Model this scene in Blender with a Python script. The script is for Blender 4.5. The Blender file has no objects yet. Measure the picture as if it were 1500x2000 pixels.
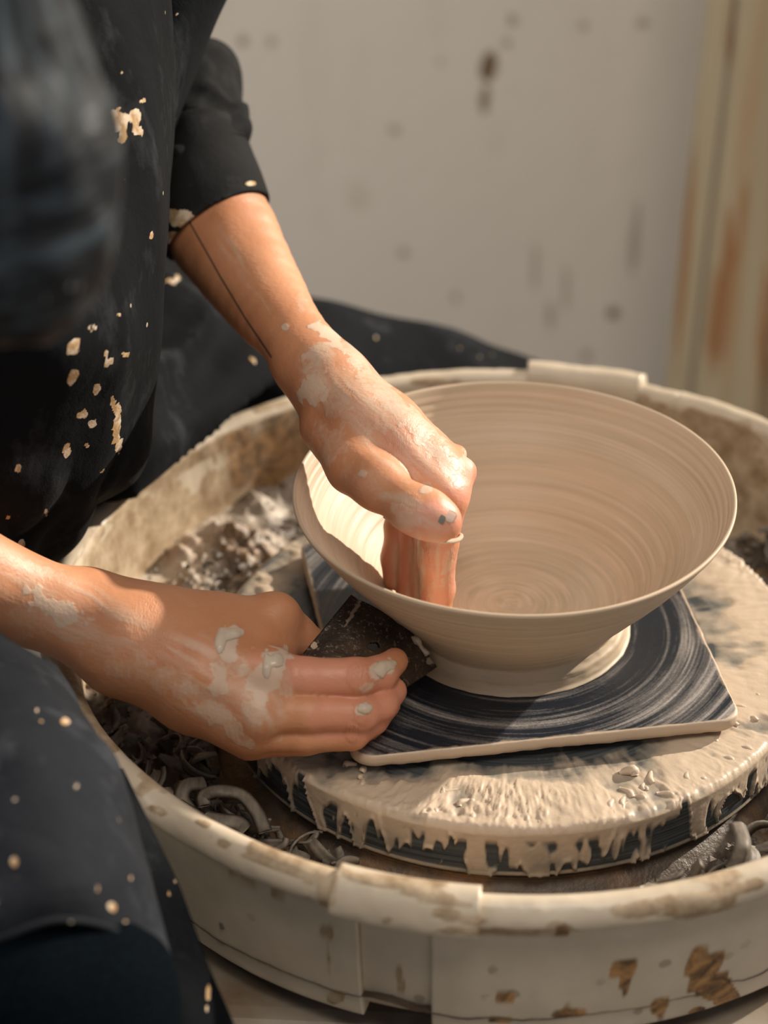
import bpy, math, random
import numpy as np
from mathutils import Matrix, Vector
random.seed(7)
S = bpy.context.scene
COL = S.collection
ZO = 0.52                      # height of the wheel head above the floor; z below is measured from the wheel head

# ------------------------------------------------------------------ camera, world, sun, added fill lamps, exposure
CF = 4722.0
CC = np.array([0.0, -1.12550531, 0.81124678])
CR = np.array([[0.99792424, -0.03602364, 0.05338071], [0.06438295, 0.53970425, -0.83938916], [0.00142806, 0.8410836, 0.54090326]])
CR[:, 2] = np.cross(CR[:, 0], CR[:, 1])
cd = bpy.data.cameras.new('camera'); cam = bpy.data.objects.new('camera', cd); COL.objects.link(cam); S.camera = cam
cd.sensor_fit = 'VERTICAL'; cd.sensor_height = 36.0; cd.lens = 85.0; cd.clip_end = 50
M = Matrix(CR.tolist()).to_4x4(); M.translation = Vector((CC[0], CC[1], CC[2] + ZO)); cam.matrix_world = M
cd.dof.use_dof = True; cd.dof.focus_distance = 1.30; cd.dof.aperture_fstop = 4.0

w = bpy.data.worlds.new('world'); S.world = w; w.use_nodes = True
bg = w.node_tree.nodes['Background']; bg.inputs[0].default_value = (0.78, 0.80, 0.84, 1); bg.inputs[1].default_value = 0.31

def aim(o, d):
    o.rotation_euler = Vector(d).to_track_quat('Z', 'Y').to_euler()
sl = bpy.data.lights.new('sun', 'SUN'); sun = bpy.data.objects.new('sun', sl); COL.objects.link(sun)
sl.energy = 6.3; sl.angle = math.radians(1.2); sl.color = (1.0, 0.90, 0.76); aim(sun, (0.735, 0.53, 0.425)); sun.location = (3, 1.2, 3)
def area(name, loc, tgt, size, power, col):
    l = bpy.data.lights.new(name, 'AREA'); o = bpy.data.objects.new(name, l); COL.objects.link(o)
    l.shape = 'RECTANGLE'; l.size, l.size_y = size; l.energy = power; l.color = col
    o.location = loc; aim(o, Vector(loc) - Vector(tgt)); return o
area('overhead_fill', (0.30, -1.15, 3.0), (0.0, 0.0, 0.6), (0.9, 0.9), 29, (1.0, 0.88, 0.74))  # unseen fill lamp added overhead to lift the shaded sides
area('wall_fill', (-1.6, 0.0, 1.45), (-0.2, 1.0, 0.45), (1.4, 1.4), 26, (1.0, 0.93, 0.84))  # unseen lamp added on the left to brighten the back wall
S.view_settings.view_transform = 'Standard'; S.view_settings.look = 'None'
S.view_settings.exposure = 0.12; S.view_settings.gamma = 1.0; S.view_settings.use_curve_mapping = False

# ------------------------------------------------------------------ helpers
def P(px, py, d):
    return CC + CR @ np.array([(px - 750) / CF * d, -(py - 1000) / CF * d, -d])
def proj(X):
    c = (np.asarray(X) - CC) @ CR
    return 750 + CF * c[..., 0] / -c[..., 2], 1000 - CF * c[..., 1] / -c[..., 2], -c[..., 2]
def G(px, py, z):
    v = P(px, py, 1.0) - CC
    return CC + v * ((z - CC[2]) / v[2])
def ang(px, py, z):
    g = G(px, py, z); return math.atan2(g[1], g[0])

def _h(i, j, k, s):
    n = (i * 374761393 + j * 668265263 + k * 2147483647 + s * 1274126177) & 0xffffffff
    n = ((n ^ (n >> 13)) * 1103515245) & 0xffffffff
    n = ((n ^ (n >> 15)) * 2654435761) & 0xffffffff
    return ((n >> 8) & 0xffff) / 32767.5 - 1.0
def noise(X, sc=1.0, seed=0):
    X = np.asarray(X, float) * sc + 1000.0
    i = np.floor(X).astype(np.int64); f = X - i; u = f * f * (3 - 2 * f); r = 0
    for a in (0, 1):
        for b in (0, 1):
            for c in (0, 1):
                wt = (u[..., 0] if a else 1 - u[..., 0]) * (u[..., 1] if b else 1 - u[..., 1]) * (u[..., 2] if c else 1 - u[..., 2])
                r = r + wt * _h(i[..., 0] + a, i[..., 1] + b, i[..., 2] + c, seed)
    return r
def fbm(X, sc=1.0, o=4, seed=0):
    X = np.asarray(X, float)
    r = 0; a = 0.55
    for q in range(o):
        r = r + a * noise(X, sc * 2.03 ** q, seed + q * 7); a *= 0.5
    return r
def sst(a, b, x):
    t = np.clip((x - a) / (b - a), 0, 1); return t * t * (3 - 2 * t)

def worldorigin(o):
    p = Vector((0, 0, 0))
    while o is not None:
        p += o.location; o = o.parent
    return p
def mk(name, V, F, mat=None, parent=None, smooth=True, origin=None, **props):
    """one mesh object from world coordinates (z measured from the wheel head)"""
    V = np.array(V, dtype=np.float64).reshape(-1, 3).copy(); V[:, 2] += ZO
    po = worldorigin(parent) if parent is not None else Vector((0, 0, 0))
    oo = Vector(origin) if origin is not None else po
    V -= np.array(oo)
    me = bpy.data.meshes.new(name)
    if isinstance(F, np.ndarray):
        n, k = F.shape
        me.vertices.add(len(V)); me.vertices.foreach_set('co', V.ravel())
        me.loops.add(n * k); me.loops.foreach_set('vertex_index', F.astype(np.int32).ravel())
        me.polygons.add(n); me.polygons.foreach_set('loop_start', np.arange(0, n * k, k, dtype=np.int32))
        me.update(calc_edges=True); me.validate()
    else:
        me.from_pydata(V.tolist(), [], F); me.update()
    if smooth: me.polygons.foreach_set('use_smooth', [True] * len(me.polygons))
    o = bpy.data.objects.new(name, me); COL.objects.link(o)
    if mat: me.materials.append(mat)
    if parent is not None: o.parent = parent
    o.location = oo - po
    for k_, v_ in props.items(): o[k_] = v_
    return o
def empty(name, loc, label, cat, group=None):
    o = bpy.data.objects.new(name, None); COL.objects.link(o); o.location = (loc[0], loc[1], loc[2] + ZO); o.empty_display_size = 0.05
    o['label'] = label; o['category'] = cat
    if group: o['group'] = group
    return o
def attr(o, name, vals):
    a = o.data.attributes.new(name, 'FLOAT', 'POINT'); a.data.foreach_set('value', np.asarray(vals, dtype=np.float32))
def wv(o):
    n = len(o.data.vertices); a = np.empty(n * 3); o.data.vertices.foreach_get('co', a); a = a.reshape(-1, 3)
    return a + np.array(worldorigin(o)) - [0, 0, ZO]
def blobs(o, bl, nz=0.5, sc=90.0, seed=3, X=None):
    """stain mask: list of (px, py, rx, ry, angle, strength) placed where the stains lie, edges broken with noise"""
    X = wv(o) if X is None else X
    x, y, d = proj(X); n = fbm(X, sc, 3, seed); r = np.zeros(len(X))
    for b in bl:
        a = math.radians(b[4]); dx = x - b[0]; dy = y - b[1]
        q = np.hypot((dx * math.cos(a) + dy * math.sin(a)) / b[2], (-dx * math.sin(a) + dy * math.cos(a)) / b[3])
        m = (1.0 - q) + n * nz
        r = np.maximum(r, b[5] * sst(-0.05, 0.35, m) * (q < 2.2))
    return r

# ------------------------------------------------------------------ implicit surfaces
def cone(X, a, b, ra, rb):
    a = np.asarray(a); b = np.asarray(b); ba = b - a; h = np.clip(((X - a) @ ba) / max(ba @ ba, 1e-12), 0, 1)
    return np.linalg.norm(X - a - h[:, None] * ba, axis=1) - (ra + (rb - ra) * h)
def ell(X, c, ax, R=None):
    Y = X - np.asarray(c)
    if R is not None: Y = Y @ R
    ax = np.asarray(ax, float)
    k0 = np.linalg.norm(Y / ax, axis=1); k1 = np.linalg.norm(Y / ax ** 2, axis=1) + 1e-9
    return k0 * (k0 - 1) / k1
def smin(a, b, k):
    h = np.maximum(k - np.abs(a - b), 0) / k
    return np.minimum(a, b) - h * h * k * 0.25
def smax(a, b, k): return -smin(-a, -b, k)
def chain(X, pts, k=0.006):
    d = None
    for p, q in zip(pts[:-1], pts[1:]):
        c = cone(X, p[0], q[0], p[1], q[1]); d = c if d is None else smin(d, c, k)
    return d
def surf(fn, lo, hi, h, slack=0.0):
    """polygonise fn < 0 inside the box with surface nets; only cells near the surface are evaluated finely"""
    lo = np.asarray(lo, float); hi = np.asarray(hi, float); m = 6
    n = (np.ceil((hi - lo) / (h * m)).astype(int) + 1)
    ax = [lo[i] + np.arange(n[i] + 1) * h * m for i in range(3)]
    g = np.stack(np.meshgrid(*ax, indexing='ij'), -1); c = fn(g.reshape(-1, 3)).reshape(g.shape[:3])
    near = np.abs(c) < h * m * 1.75 + slack
    blk = np.zeros(n, bool)
    for a in (0, 1):
        for b in (0, 1):
            for e in (0, 1): blk |= near[a:a + n[0], b:b + n[1], e:e + n[2]]
    N = n * m + 1
    F = np.repeat(np.repeat(np.repeat(np.where(c < 0, -1.0, 1.0), m, 0), m, 1), m, 2)[:N[0], :N[1], :N[2]].astype(np.float32)
    act = np.zeros(N, bool); bi = np.argwhere(blk)
    r = np.arange(m + 1); off = np.stack(np.meshgrid(r, r, r, indexing='ij'), -1).reshape(-1, 3)
    for s in range(0, len(bi), 4000):
        q = (bi[s:s + 4000, None, :] * m + off[None]).reshape(-1, 3); act[q[:, 0], q[:, 1], q[:, 2]] = True
    id_ = np.argwhere(act); vals = np.empty(len(id_), np.float32)
    for s in range(0, len(id_), 400000):
        q = id_[s:s + 400000]; vals[s:s + 400000] = fn(lo + q * h)
    F[act] = vals
    F[0] = F[-1] = 1; F[:, 0] = F[:, -1] = 1; F[:, :, 0] = F[:, :, -1] = 1
    ins = F < 0; cnt = np.zeros(N - 1, np.uint8)
    for a in (0, 1):
        for b in (0, 1):
            for e in (0, 1): cnt += ins[a:N[0] - 1 + a, b:N[1] - 1 + b, e:N[2] - 1 + e]
    cells = np.argwhere((cnt > 0) & (cnt < 8)); vid = -np.ones(N - 1, np.int32); vid[tuple(cells.T)] = np.arange(len(cells))
    acc = np.zeros((len(cells), 3)); w_ = np.zeros(len(cells))
    cor = np.array([[a, b, e] for a in (0, 1) for b in (0, 1) for e in (0, 1)])
    fv = [F[tuple((cells + k).T)] for k in cor]
    for i in range(8):
        for j in range(i + 1, 8):
            if np.abs(cor[i] - cor[j]).sum() != 1: continue
            sc = (fv[i] < 0) != (fv[j] < 0); t = np.where(sc, fv[i] / np.where(sc, fv[i] - fv[j], 1), 0)
            acc += np.where(sc[:, None], cor[i] + t[:, None] * (cor[j] - cor[i]), 0); w_ += sc
    V = lo + (cells + acc / w_[:, None]) * h
    Q = []
    for d in range(3):
        e1, e2 = [(1, 2), (2, 0), (0, 1)][d]
        sl_a = [slice(1, N[i] - 1) for i in range(3)]; sl_b = list(sl_a); sl_a[d] = slice(0, N[d] - 1); sl_b[d] = slice(1, N[d])
        A = ins[tuple(sl_a)]; B = ins[tuple(sl_b)]
        for flip, msk in ((False, A & ~B), (True, ~A & B)):
            ix = np.argwhere(msk) + [0 if i == d else 1 for i in range(3)]
            if not len(ix): continue
            def cell(da, db):
                c2 = ix.copy(); c2[:, e1] -= da; c2[:, e2] -= db; return vid[tuple(c2.T)]
            q = np.stack([cell(1, 1), cell(0, 1), cell(0, 0), cell(1, 0)], 1)
            Q.append(q[:, ::-1] if flip else q)
    return V, np.concatenate(Q)
def relax(V, F, it=2, f=0.5):
    for _ in range(it):
        acc = np.zeros_like(V); n = np.zeros(len(V))
        for a in range(4):
            b = (a + 1) % 4
            for i in range(3): acc[:, i] += np.bincount(F[:, a], V[F[:, b], i], len(V))
            n += np.bincount(F[:, a], minlength=len(V))
        V = V + f * (acc / np.maximum(n, 1)[:, None] - V)
    return V
def join(parts):
    V = []; F = []; o = 0
    for v, f in parts: V.append(v); F.append(f + o); o += len(v)
    return np.concatenate(V), np.concatenate(F)

# ------------------------------------------------------------------ explicit surfaces
def grid_faces(n, m, wrap=False, rev=False):
    i = np.arange(n - 1)[:, None]; j = np.arange(m if wrap else m - 1)[None]; j2 = (j + 1) % m
    q = np.stack([i * m + j + 0 * i, i * m + j2 + 0 * i, (i + 1) * m + j2, (i + 1) * m + j], -1).reshape(-1, 4)
    return q[:, ::-1].copy() if rev else q
def revolve(prof, n, a0=0.0, a1=None, dr=None, closed=False):
    """surface of revolution about the wheel axis; prof (k,2); dr(theta, k-index array, prof) -> (k,2) offsets"""
    prof = np.asarray(prof, float); full = a1 is None
    th = np.linspace(0, 2 * math.pi, n, endpoint=False) if full else np.linspace(a0, a1, n)
    T, K = np.meshgrid(th, np.arange(len(prof)), indexing='ij')
    R = prof[K, 0].copy(); Z = prof[K, 1].copy()
    if dr is not None:
        a, b = dr(T, R, Z, K); R = R + a; Z = Z + b
    V = np.stack([R * np.cos(T), R * np.sin(T), Z], -1).reshape(-1, 3); k = len(prof)
    i = np.arange(n if full else n - 1)[:, None]; i2 = (i + 1) % n; j = np.arange(k if closed else k - 1)[None]; j2 = (j + 1) % k
    q = np.stack([i * k + j, i2 * k + j, i2 * k + j2, i * k + j2], -1).reshape(-1, 4)
    return V, q
def spl(p, n):
    """Catmull-Rom through the rows of p, n samples"""
    p = np.asarray(p, float); k = len(p); t = np.linspace(0, k - 1, n); i = np.clip(t.astype(int), 0, k - 2); f = (t - i)
    f = f.reshape((-1,) + (1,) * (p.ndim - 1))
    P0 = np.where((i == 0).reshape(f.shape), 2 * p[0] - p[1], p[np.maximum(i - 1, 0)]); P1 = p[i]; P2 = p[i + 1]
    P3 = np.where((i == k - 2).reshape(f.shape), 2 * p[-1] - p[-2], p[np.minimum(i + 2, k - 1)])
    return 0.5 * ((2 * P1) + (-P0 + P2) * f + (2 * P0 - 5 * P1 + 4 * P2 - P3) * f ** 2 + (-P0 + 3 * P1 - 3 * P2 + P3) * f ** 3)
def normals(G_):
    du = np.gradient(G_, axis=0); dv = np.gradient(G_, axis=1); n = np.cross(du, dv)
    return n / (np.linalg.norm(n, axis=-1, keepdims=True) + 1e-12)
def sheet(name, rows, n, m, mat, parent, thick=0.0022, fold=None, **props):
    """cloth: control net of 3-D points, splined, folded along its normal and given thickness"""
    A = np.array([[P(*p) for p in r] for r in rows]); A = spl(A, n); A = np.swapaxes(spl(np.swapaxes(A, 0, 1), m), 0, 1)
    N = normals(A)
    if np.mean(np.sum(N * (CC - A), -1)) < 0: N = -N
    if fold is not None: A = A + N * fold(A)[..., None]
    N = normals(A)
    if np.mean(np.sum(N * (CC - A), -1)) < 0: N = -N
    B = A - N * thick
    V = np.concatenate([A.reshape(-1, 3), B.reshape(-1, 3)]); f = grid_faces(n, m); k = n * m
    edge = [(i * m, (i + 1) * m) for i in range(n - 1)] + [((i + 1) * m + m - 1, i * m + m - 1) for i in range(n - 1)] + \
           [(j + 1, j) for j in range(m - 1)] + [((n - 1) * m + j, (n - 1) * m + j + 1) for j in range(m - 1)]
    e = np.array([(a, b, b + k, a + k) for a, b in edge])
    F = np.concatenate([f[:, ::-1], f + k, e])
    return mk(name, V, F, mat, parent, **props)
def tube(pts, rad, seg=8, n=None):
    p = np.asarray(pts, float); rad = np.broadcast_to(np.asarray(rad, float), (len(p),)).copy()
    if n: rad = spl(rad[:, None], n)[:, 0]; p = spl(p, n)
    t = np.gradient(p, axis=0); t /= np.linalg.norm(t, axis=1, keepdims=True) + 1e-12
    u = np.cross(t, [0.13, 0.2, 0.97]); u /= np.linalg.norm(u, axis=1, keepdims=True) + 1e-12; v = np.cross(t, u)
    a = np.linspace(0, 2 * math.pi, seg, endpoint=False)
    V = (p[:, None] + rad[:, None, None] * (np.cos(a)[None, :, None] * u[:, None] + np.sin(a)[None, :, None] * v[:, None])).reshape(-1, 3)
    F = [tuple(q) for q in grid_faces(len(p), seg, wrap=True).tolist()]
    F += [tuple(range(seg)), tuple(range(len(V) - 1, len(V) - 1 - seg, -1))]
    return V, F
def box(lo, hi):
    x0, y0, z0 = lo; x1, y1, z1 = hi
    V = [(x0, y0, z0), (x1, y0, z0), (x1, y1, z0), (x0, y1, z0), (x0, y0, z1), (x1, y0, z1), (x1, y1, z1), (x0, y1, z1)]
    return V, [(3, 2, 1, 0), (4, 5, 6, 7), (0, 1, 5, 4), (1, 2, 6, 5), (2, 3, 7, 6), (3, 0, 4, 7)]
def bevel(o, wd=0.003, seg=2):
    m = o.modifiers.new('bevel', 'BEVEL'); m.width = wd; m.segments = seg; m.limit_method = 'ANGLE'; return o

# ------------------------------------------------------------------ materials
class NT:
    def __init__(s, name):
        s.m = bpy.data.materials.new(name); s.m.use_nodes = True; s.t = s.m.node_tree; s.n = s.t.nodes; s.b = s.n['Principled BSDF']
        s.tc = s.n.new('ShaderNodeTexCoord')
    def L(s, a, b): s.t.links.new(a, b)
    def set(s, node, i, v):
        if hasattr(v, 'links') or hasattr(v, 'is_linked'): s.L(v, node.inputs[i])
        else: node.inputs[i].default_value = v
    def math(s, op, a, b=0.0, c=None):
        n = s.n.new('ShaderNodeMath'); n.operation = op; s.set(n, 0, a); s.set(n, 1, b)
        if c is not None: s.set(n, 2, c)
        return n.outputs[0]
    def vm(s, op, a, b=None, out=0):
        n = s.n.new('ShaderNodeVectorMath'); n.operation = op; s.set(n, 0, a)
        if b is not None: s.set(n, 3 if op == 'SCALE' else 1, b)
        return n.outputs[out]
    def scale(s, sx, sy, sz, vec=None):
        n = s.n.new('ShaderNodeMapping'); s.L(vec or s.tc.outputs['Object'], n.inputs[0]); n.inputs[3].default_value = (sx, sy, sz); return n.outputs[0]
    def noise(s, sc, det=4, vec=None, rough=0.55, dist=0.0):
        n = s.n.new('ShaderNodeTexNoise'); s.L(vec or s.tc.outputs['Object'], n.inputs['Vector']); n.inputs['Scale'].default_value = sc
        n.inputs['Detail'].default_value = det; n.inputs['Roughness'].default_value = rough; n.inputs['Distortion'].default_value = dist; return n.outputs[0]
    def vor(s, sc, vec=None, feat='F1', out=0):
        n = s.n.new('ShaderNodeTexVoronoi'); n.feature = feat; s.L(vec or s.tc.outputs['Object'], n.inputs['Vector']); n.inputs['Scale'].default_value = sc; return n.outputs[out]
    def ramp(s, f, *st):
        n = s.n.new('ShaderNodeValToRGB'); s.L(f, n.inputs[0]); e = n.color_ramp.elements
        while len(e) < len(st): e.new(0.5)
        for k, (p, c) in enumerate(st):
            e[k].position = p; e[k].color = (c, c, c, 1) if not hasattr(c, '__len__') else (*c, 1)
        return n.outputs[0]
    def mix(s, f, a, b):
        n = s.n.new('ShaderNodeMix'); n.data_type = 'RGBA'
        s.set(n, 0, f)
        for i, v in ((6, a), (7, b)):
            if hasattr(v, '__len__') and not hasattr(v, 'is_linked'): v = (*v[:3], 1)
            s.set(n, i, v)
        return n.outputs[2]
    def attr(s, name):
        n = s.n.new('ShaderNodeAttribute'); n.attribute_name = name; return n.outputs['Fac']
    def bump(s, h, st=0.3, dist=0.001, prev=None):
        n = s.n.new('ShaderNodeBump'); n.inputs['Strength'].default_value = st; n.inputs['Distance'].default_value = dist; s.L(h, n.inputs['Height'])
        if prev is not None: s.L(prev, n.inputs['Normal'])
        s.L(n.outputs[0], s.b.inputs['Normal']); return n.outputs[0]
    def col(s, c): s.set(s.b, 'Base Color', c if hasattr(c, 'is_linked') else (*c, 1))
    def rough(s, r): s.set(s.b, 'Roughness', r)
    def polar(s):
        sp = s.n.new('ShaderNodeSeparateXYZ'); s.L(s.tc.outputs['Object'], sp.inputs[0])
        cb = s.n.new('ShaderNodeCombineXYZ'); s.L(sp.outputs[0], cb.inputs[0]); s.L(sp.outputs[1], cb.inputs[1])
        r = s.vm('LENGTH', cb.outputs[0], out=1); return r, s.vm('NORMALIZE', cb.outputs[0]), sp
    def comb(s, x, y, z):
        cb = s.n.new('ShaderNodeCombineXYZ')
        for i, v in enumerate((x, y, z)): s.set(cb, i, v)
        return cb.outputs[0]
    def rings(s, fr, fa, fz=0.0, det=4):
        """noise stretched round the wheel axis"""
        r, dirn, sp = s.polar()
        d = s.vm('SCALE', dirn, fa); ds = s.n.new('ShaderNodeSeparateXYZ'); s.L(d, ds.inputs[0])
        z = s.math('ADD', s.math('MULTIPLY', r, fr), s.math('MULTIPLY', sp.outputs[2], fz))
        return s.noise(1.0, det, s.comb(ds.outputs[0], ds.outputs[1], z))

CLAY = (0.50, 0.385, 0.28)
def m_plain(name, c, r=0.6, **k):
    t = NT(name); t.col(c); t.rough(r)
    return t.m
def m_skin():
    t = NT('skin'); n1 = t.noise(14, 4); n2 = t.noise(60, 3)
    base = t.mix(t.ramp(n1, (0.35, 0), (0.65, 1)), (0.47, 0.195, 0.092), (0.57, 0.265, 0.138))
    base = t.mix(t.math('MULTIPLY', t.ramp(t.attr('red'), (0.0, 0.0), (1.0, 1.0)), 0.75), base, (0.66, 0.27, 0.20))
    st = t.noise(1.0, 5, t.scale(240, 240, 60), 0.7); st2 = t.noise(85, 4, None, 0.65, 1.2)
    a = t.attr('clay'); mk_ = t.math('ADD', a, t.math('MULTIPLY', t.math('SUBTRACT', t.math('ADD', t.math('MULTIPLY', st, 0.5), t.math('MULTIPLY', st2, 0.5)), 0.5), 1.6))
    film = t.ramp(mk_, (0.30, 0), (0.75, 1))
    fm = t.math('MULTIPLY', film, t.ramp(a, (0.02, 0), (0.55, 0.62), (1.0, 0.95)))
    fm = t.math('MAXIMUM', fm, t.math('MULTIPLY', t.ramp(t.math('ADD', t.attr('film'), t.math('MULTIPLY', t.math('SUBTRACT', st2, 0.5), 0.5)), (0.15, 0), (0.78, 1)), 0.60))
    c = t.mix(fm, base, (0.57, 0.435, 0.33))
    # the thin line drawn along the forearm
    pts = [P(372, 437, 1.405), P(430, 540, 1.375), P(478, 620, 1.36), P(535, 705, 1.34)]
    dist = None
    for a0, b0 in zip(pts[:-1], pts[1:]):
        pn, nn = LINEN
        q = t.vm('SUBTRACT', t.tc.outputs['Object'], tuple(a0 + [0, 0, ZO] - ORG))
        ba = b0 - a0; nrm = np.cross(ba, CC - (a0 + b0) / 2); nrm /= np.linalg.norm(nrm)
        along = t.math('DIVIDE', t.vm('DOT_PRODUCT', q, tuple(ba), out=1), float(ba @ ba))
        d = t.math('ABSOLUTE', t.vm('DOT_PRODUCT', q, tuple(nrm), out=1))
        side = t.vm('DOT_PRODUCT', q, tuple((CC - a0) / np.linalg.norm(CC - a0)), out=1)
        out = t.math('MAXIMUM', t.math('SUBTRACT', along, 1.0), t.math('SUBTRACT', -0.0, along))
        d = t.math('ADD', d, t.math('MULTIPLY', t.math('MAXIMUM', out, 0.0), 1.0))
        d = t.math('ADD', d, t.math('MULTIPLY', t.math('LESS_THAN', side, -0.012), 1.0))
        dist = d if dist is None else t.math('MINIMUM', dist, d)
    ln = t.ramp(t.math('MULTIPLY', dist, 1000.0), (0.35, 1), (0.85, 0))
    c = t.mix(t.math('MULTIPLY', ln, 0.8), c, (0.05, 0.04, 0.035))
    t.col(c)
    t.rough(t.math('SUBTRACT', t.ramp(fm, (0, 0.50), (1, 0.46)), t.math('MULTIPLY', t.attr('red'), 0.05)))
    b = t.bump(t.noise(260, 4), 0.16, 0.0015)
    b = t.bump(t.noise(1.0, 3, t.scale(380, 700, 500)), 0.25, 0.0009, b)
    b = t.bump(t.math('MULTIPLY', t.attr('joint'), t.noise(1.0, 2, t.scale(1100, 500, 160))), 0.8, 0.0012, b)
    t.bump(fm, 0.35, 0.0008, b)
    t.b.inputs['Subsurface Weight'].default_value = 0.12; t.b.inputs['Subsurface Radius'].default_value = (0.010, 0.004, 0.002); t.b.inputs['Subsurface Scale'].default_value = 1.0
    return t.m
LINEN = (0, 0)
def m_bowl():
    t = NT('wet_thrown_clay'); r1 = t.rings(420, 0.8, 420, 5); r2 = t.rings(90, 0.9, 120, 3); n = t.noise(18, 3)
    c = t.mix(t.ramp(r1, (0.38, 0), (0.62, 1)), (0.42, 0.335, 0.228), (0.55, 0.42, 0.295))
    c = t.mix(t.math('MULTIPLY', t.ramp(r2, (0.35, 0), (0.7, 1)), 0.5), c, (0.61, 0.48, 0.36))
    c = t.mix(t.math('MULTIPLY', t.ramp(n, (0.45, 0), (0.6, 1)), 0.25), c, (0.47, 0.335, 0.215)); t.col(c)
    t.rough(t.ramp(t.math('ADD', r1, t.math('MULTIPLY', n, 0.5)), (0.5, 0.42), (1.0, 0.58))); t.bump(t.rings(900, 1.2, 900, 3), 0.35, 0.0006); return t.m
def m_bat():
    t = NT('bat_with_slip_rings'); r1 = t.rings(170, 0.55, 0, 6); r2 = t.rings(520, 1.5, 0, 4); r3 = t.noise(1.0, 4, t.scale(16, 16, 16)); sp = t.noise(900, 2)
    f = t.math('ADD', t.math('MULTIPLY', r1, 0.62), t.math('ADD', t.math('MULTIPLY', r2, 0.26), t.math('MULTIPLY', r3, 0.16)))
    f = t.math('ADD', f, t.math('MULTIPLY', t.math('SUBTRACT', sp, 0.5), 0.10))
    r, dn, s_ = t.polar()
    f = t.math('ADD', f, t.math('MULTIPLY', t.ramp(t.math('MULTIPLY', r, 6.0), (0.40, 0.0), (0.62, 0.6), (0.86, 1)), 0.085))
    f = t.math('SUBTRACT', f, 0.10)
    c = t.mix(t.ramp(f, (0.44, 0), (0.52, 0.22), (0.62, 0.85)), (0.012, 0.016, 0.024), (0.40, 0.36, 0.33))
    c = t.mix(t.ramp(t.attr('edge'), (0.25, 0), (0.6, 1)), c, CLAY); t.col(c)
    t.rough(t.ramp(f, (0.45, 0.30), (0.6, 0.5))); b = t.bump(f, 0.5, 0.0012); t.bump(t.noise(160, 4), 0.25, 0.001, b); return t.m
def m_slip():
    t = NT('slip_covered_wheel_head'); a = t.attr('slip'); n = t.noise(220, 4)
    r1 = t.rings(420, 1.0, 900, 4)
    dk = t.mix(t.ramp(r1, (0.4, 0), (0.8, 1)), (0.030, 0.036, 0.042), (0.13, 0.14, 0.14))
    th = t.mix(t.ramp(t.noise(40, 4), (0.35, 0), (0.7, 1)), (0.20, 0.185, 0.155), (0.40, 0.32, 0.24))
    c = t.mix(t.ramp(a, (0.05, 0), (0.28, 1)), dk, th); c = t.mix(t.ramp(a, (0.35, 0), (0.62, 1)), c, (0.52, 0.41, 0.305)); t.col(c)
    t.rough(t.ramp(a, (0.0, 0.28), (0.5, 0.5), (1, 0.42))); t.bump(n, 0.3, 0.0012); return t.m
def m_pan():
    t = NT('stained_cream_plastic'); a = t.attr('stain_shade'); b_ = t.attr('rust'); n = t.noise(70, 5, None, 0.65); n2 = t.noise(30, 4)
    base = t.mix(t.ramp(n2, (0.35, 0), (0.7, 1)), (0.50, 0.415, 0.31), (0.58, 0.49, 0.375))
    sp = t.ramp(t.math('ADD', t.vor(46), t.math('MULTIPLY', n, 0.35)), (0.30, 1), (0.34, 0)); sp = t.math('MULTIPLY', sp, t.ramp(t.noise(9, 2), (0.44, 0), (0.54, 1)))
    c = t.mix(t.math('MULTIPLY', sp, 0.8), base, (0.30, 0.24, 0.17))
    c = t.mix(t.ramp(a, (0.08, 0), (0.4, 1)), c, t.mix(t.ramp(n, (0.35, 0), (0.62, 1)), (0.25, 0.165, 0.09), (0.46, 0.355, 0.24)))
    c = t.mix(t.ramp(b_, (0.1, 0), (0.45, 1)), c, t.mix(t.ramp(t.noise(80, 5, None, 0.6, 0.8), (0.4, 0), (0.6, 1)), (0.11, 0.055, 0.022), (0.42, 0.22, 0.08))); t.col(c)
    t.rough(t.ramp(t.math('ADD', a, b_), (0, 0.38), (0.6, 0.62))); t.bump(t.math('ADD', n, t.math('MULTIPLY', a, 1.5)), 0.25, 0.0012); return t.m
def m_slop():
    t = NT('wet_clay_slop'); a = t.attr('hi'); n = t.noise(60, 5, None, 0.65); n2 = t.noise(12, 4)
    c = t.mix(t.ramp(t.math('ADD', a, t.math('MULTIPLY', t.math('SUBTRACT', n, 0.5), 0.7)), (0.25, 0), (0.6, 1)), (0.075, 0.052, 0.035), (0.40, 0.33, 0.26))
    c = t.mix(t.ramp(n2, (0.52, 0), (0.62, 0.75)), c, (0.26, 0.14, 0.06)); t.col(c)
    t.rough(t.ramp(n, (0.3, 0.32), (0.7, 0.6))); t.bump(t.noise(180, 5, None, 0.65), 0.6, 0.002); return t.m
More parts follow.
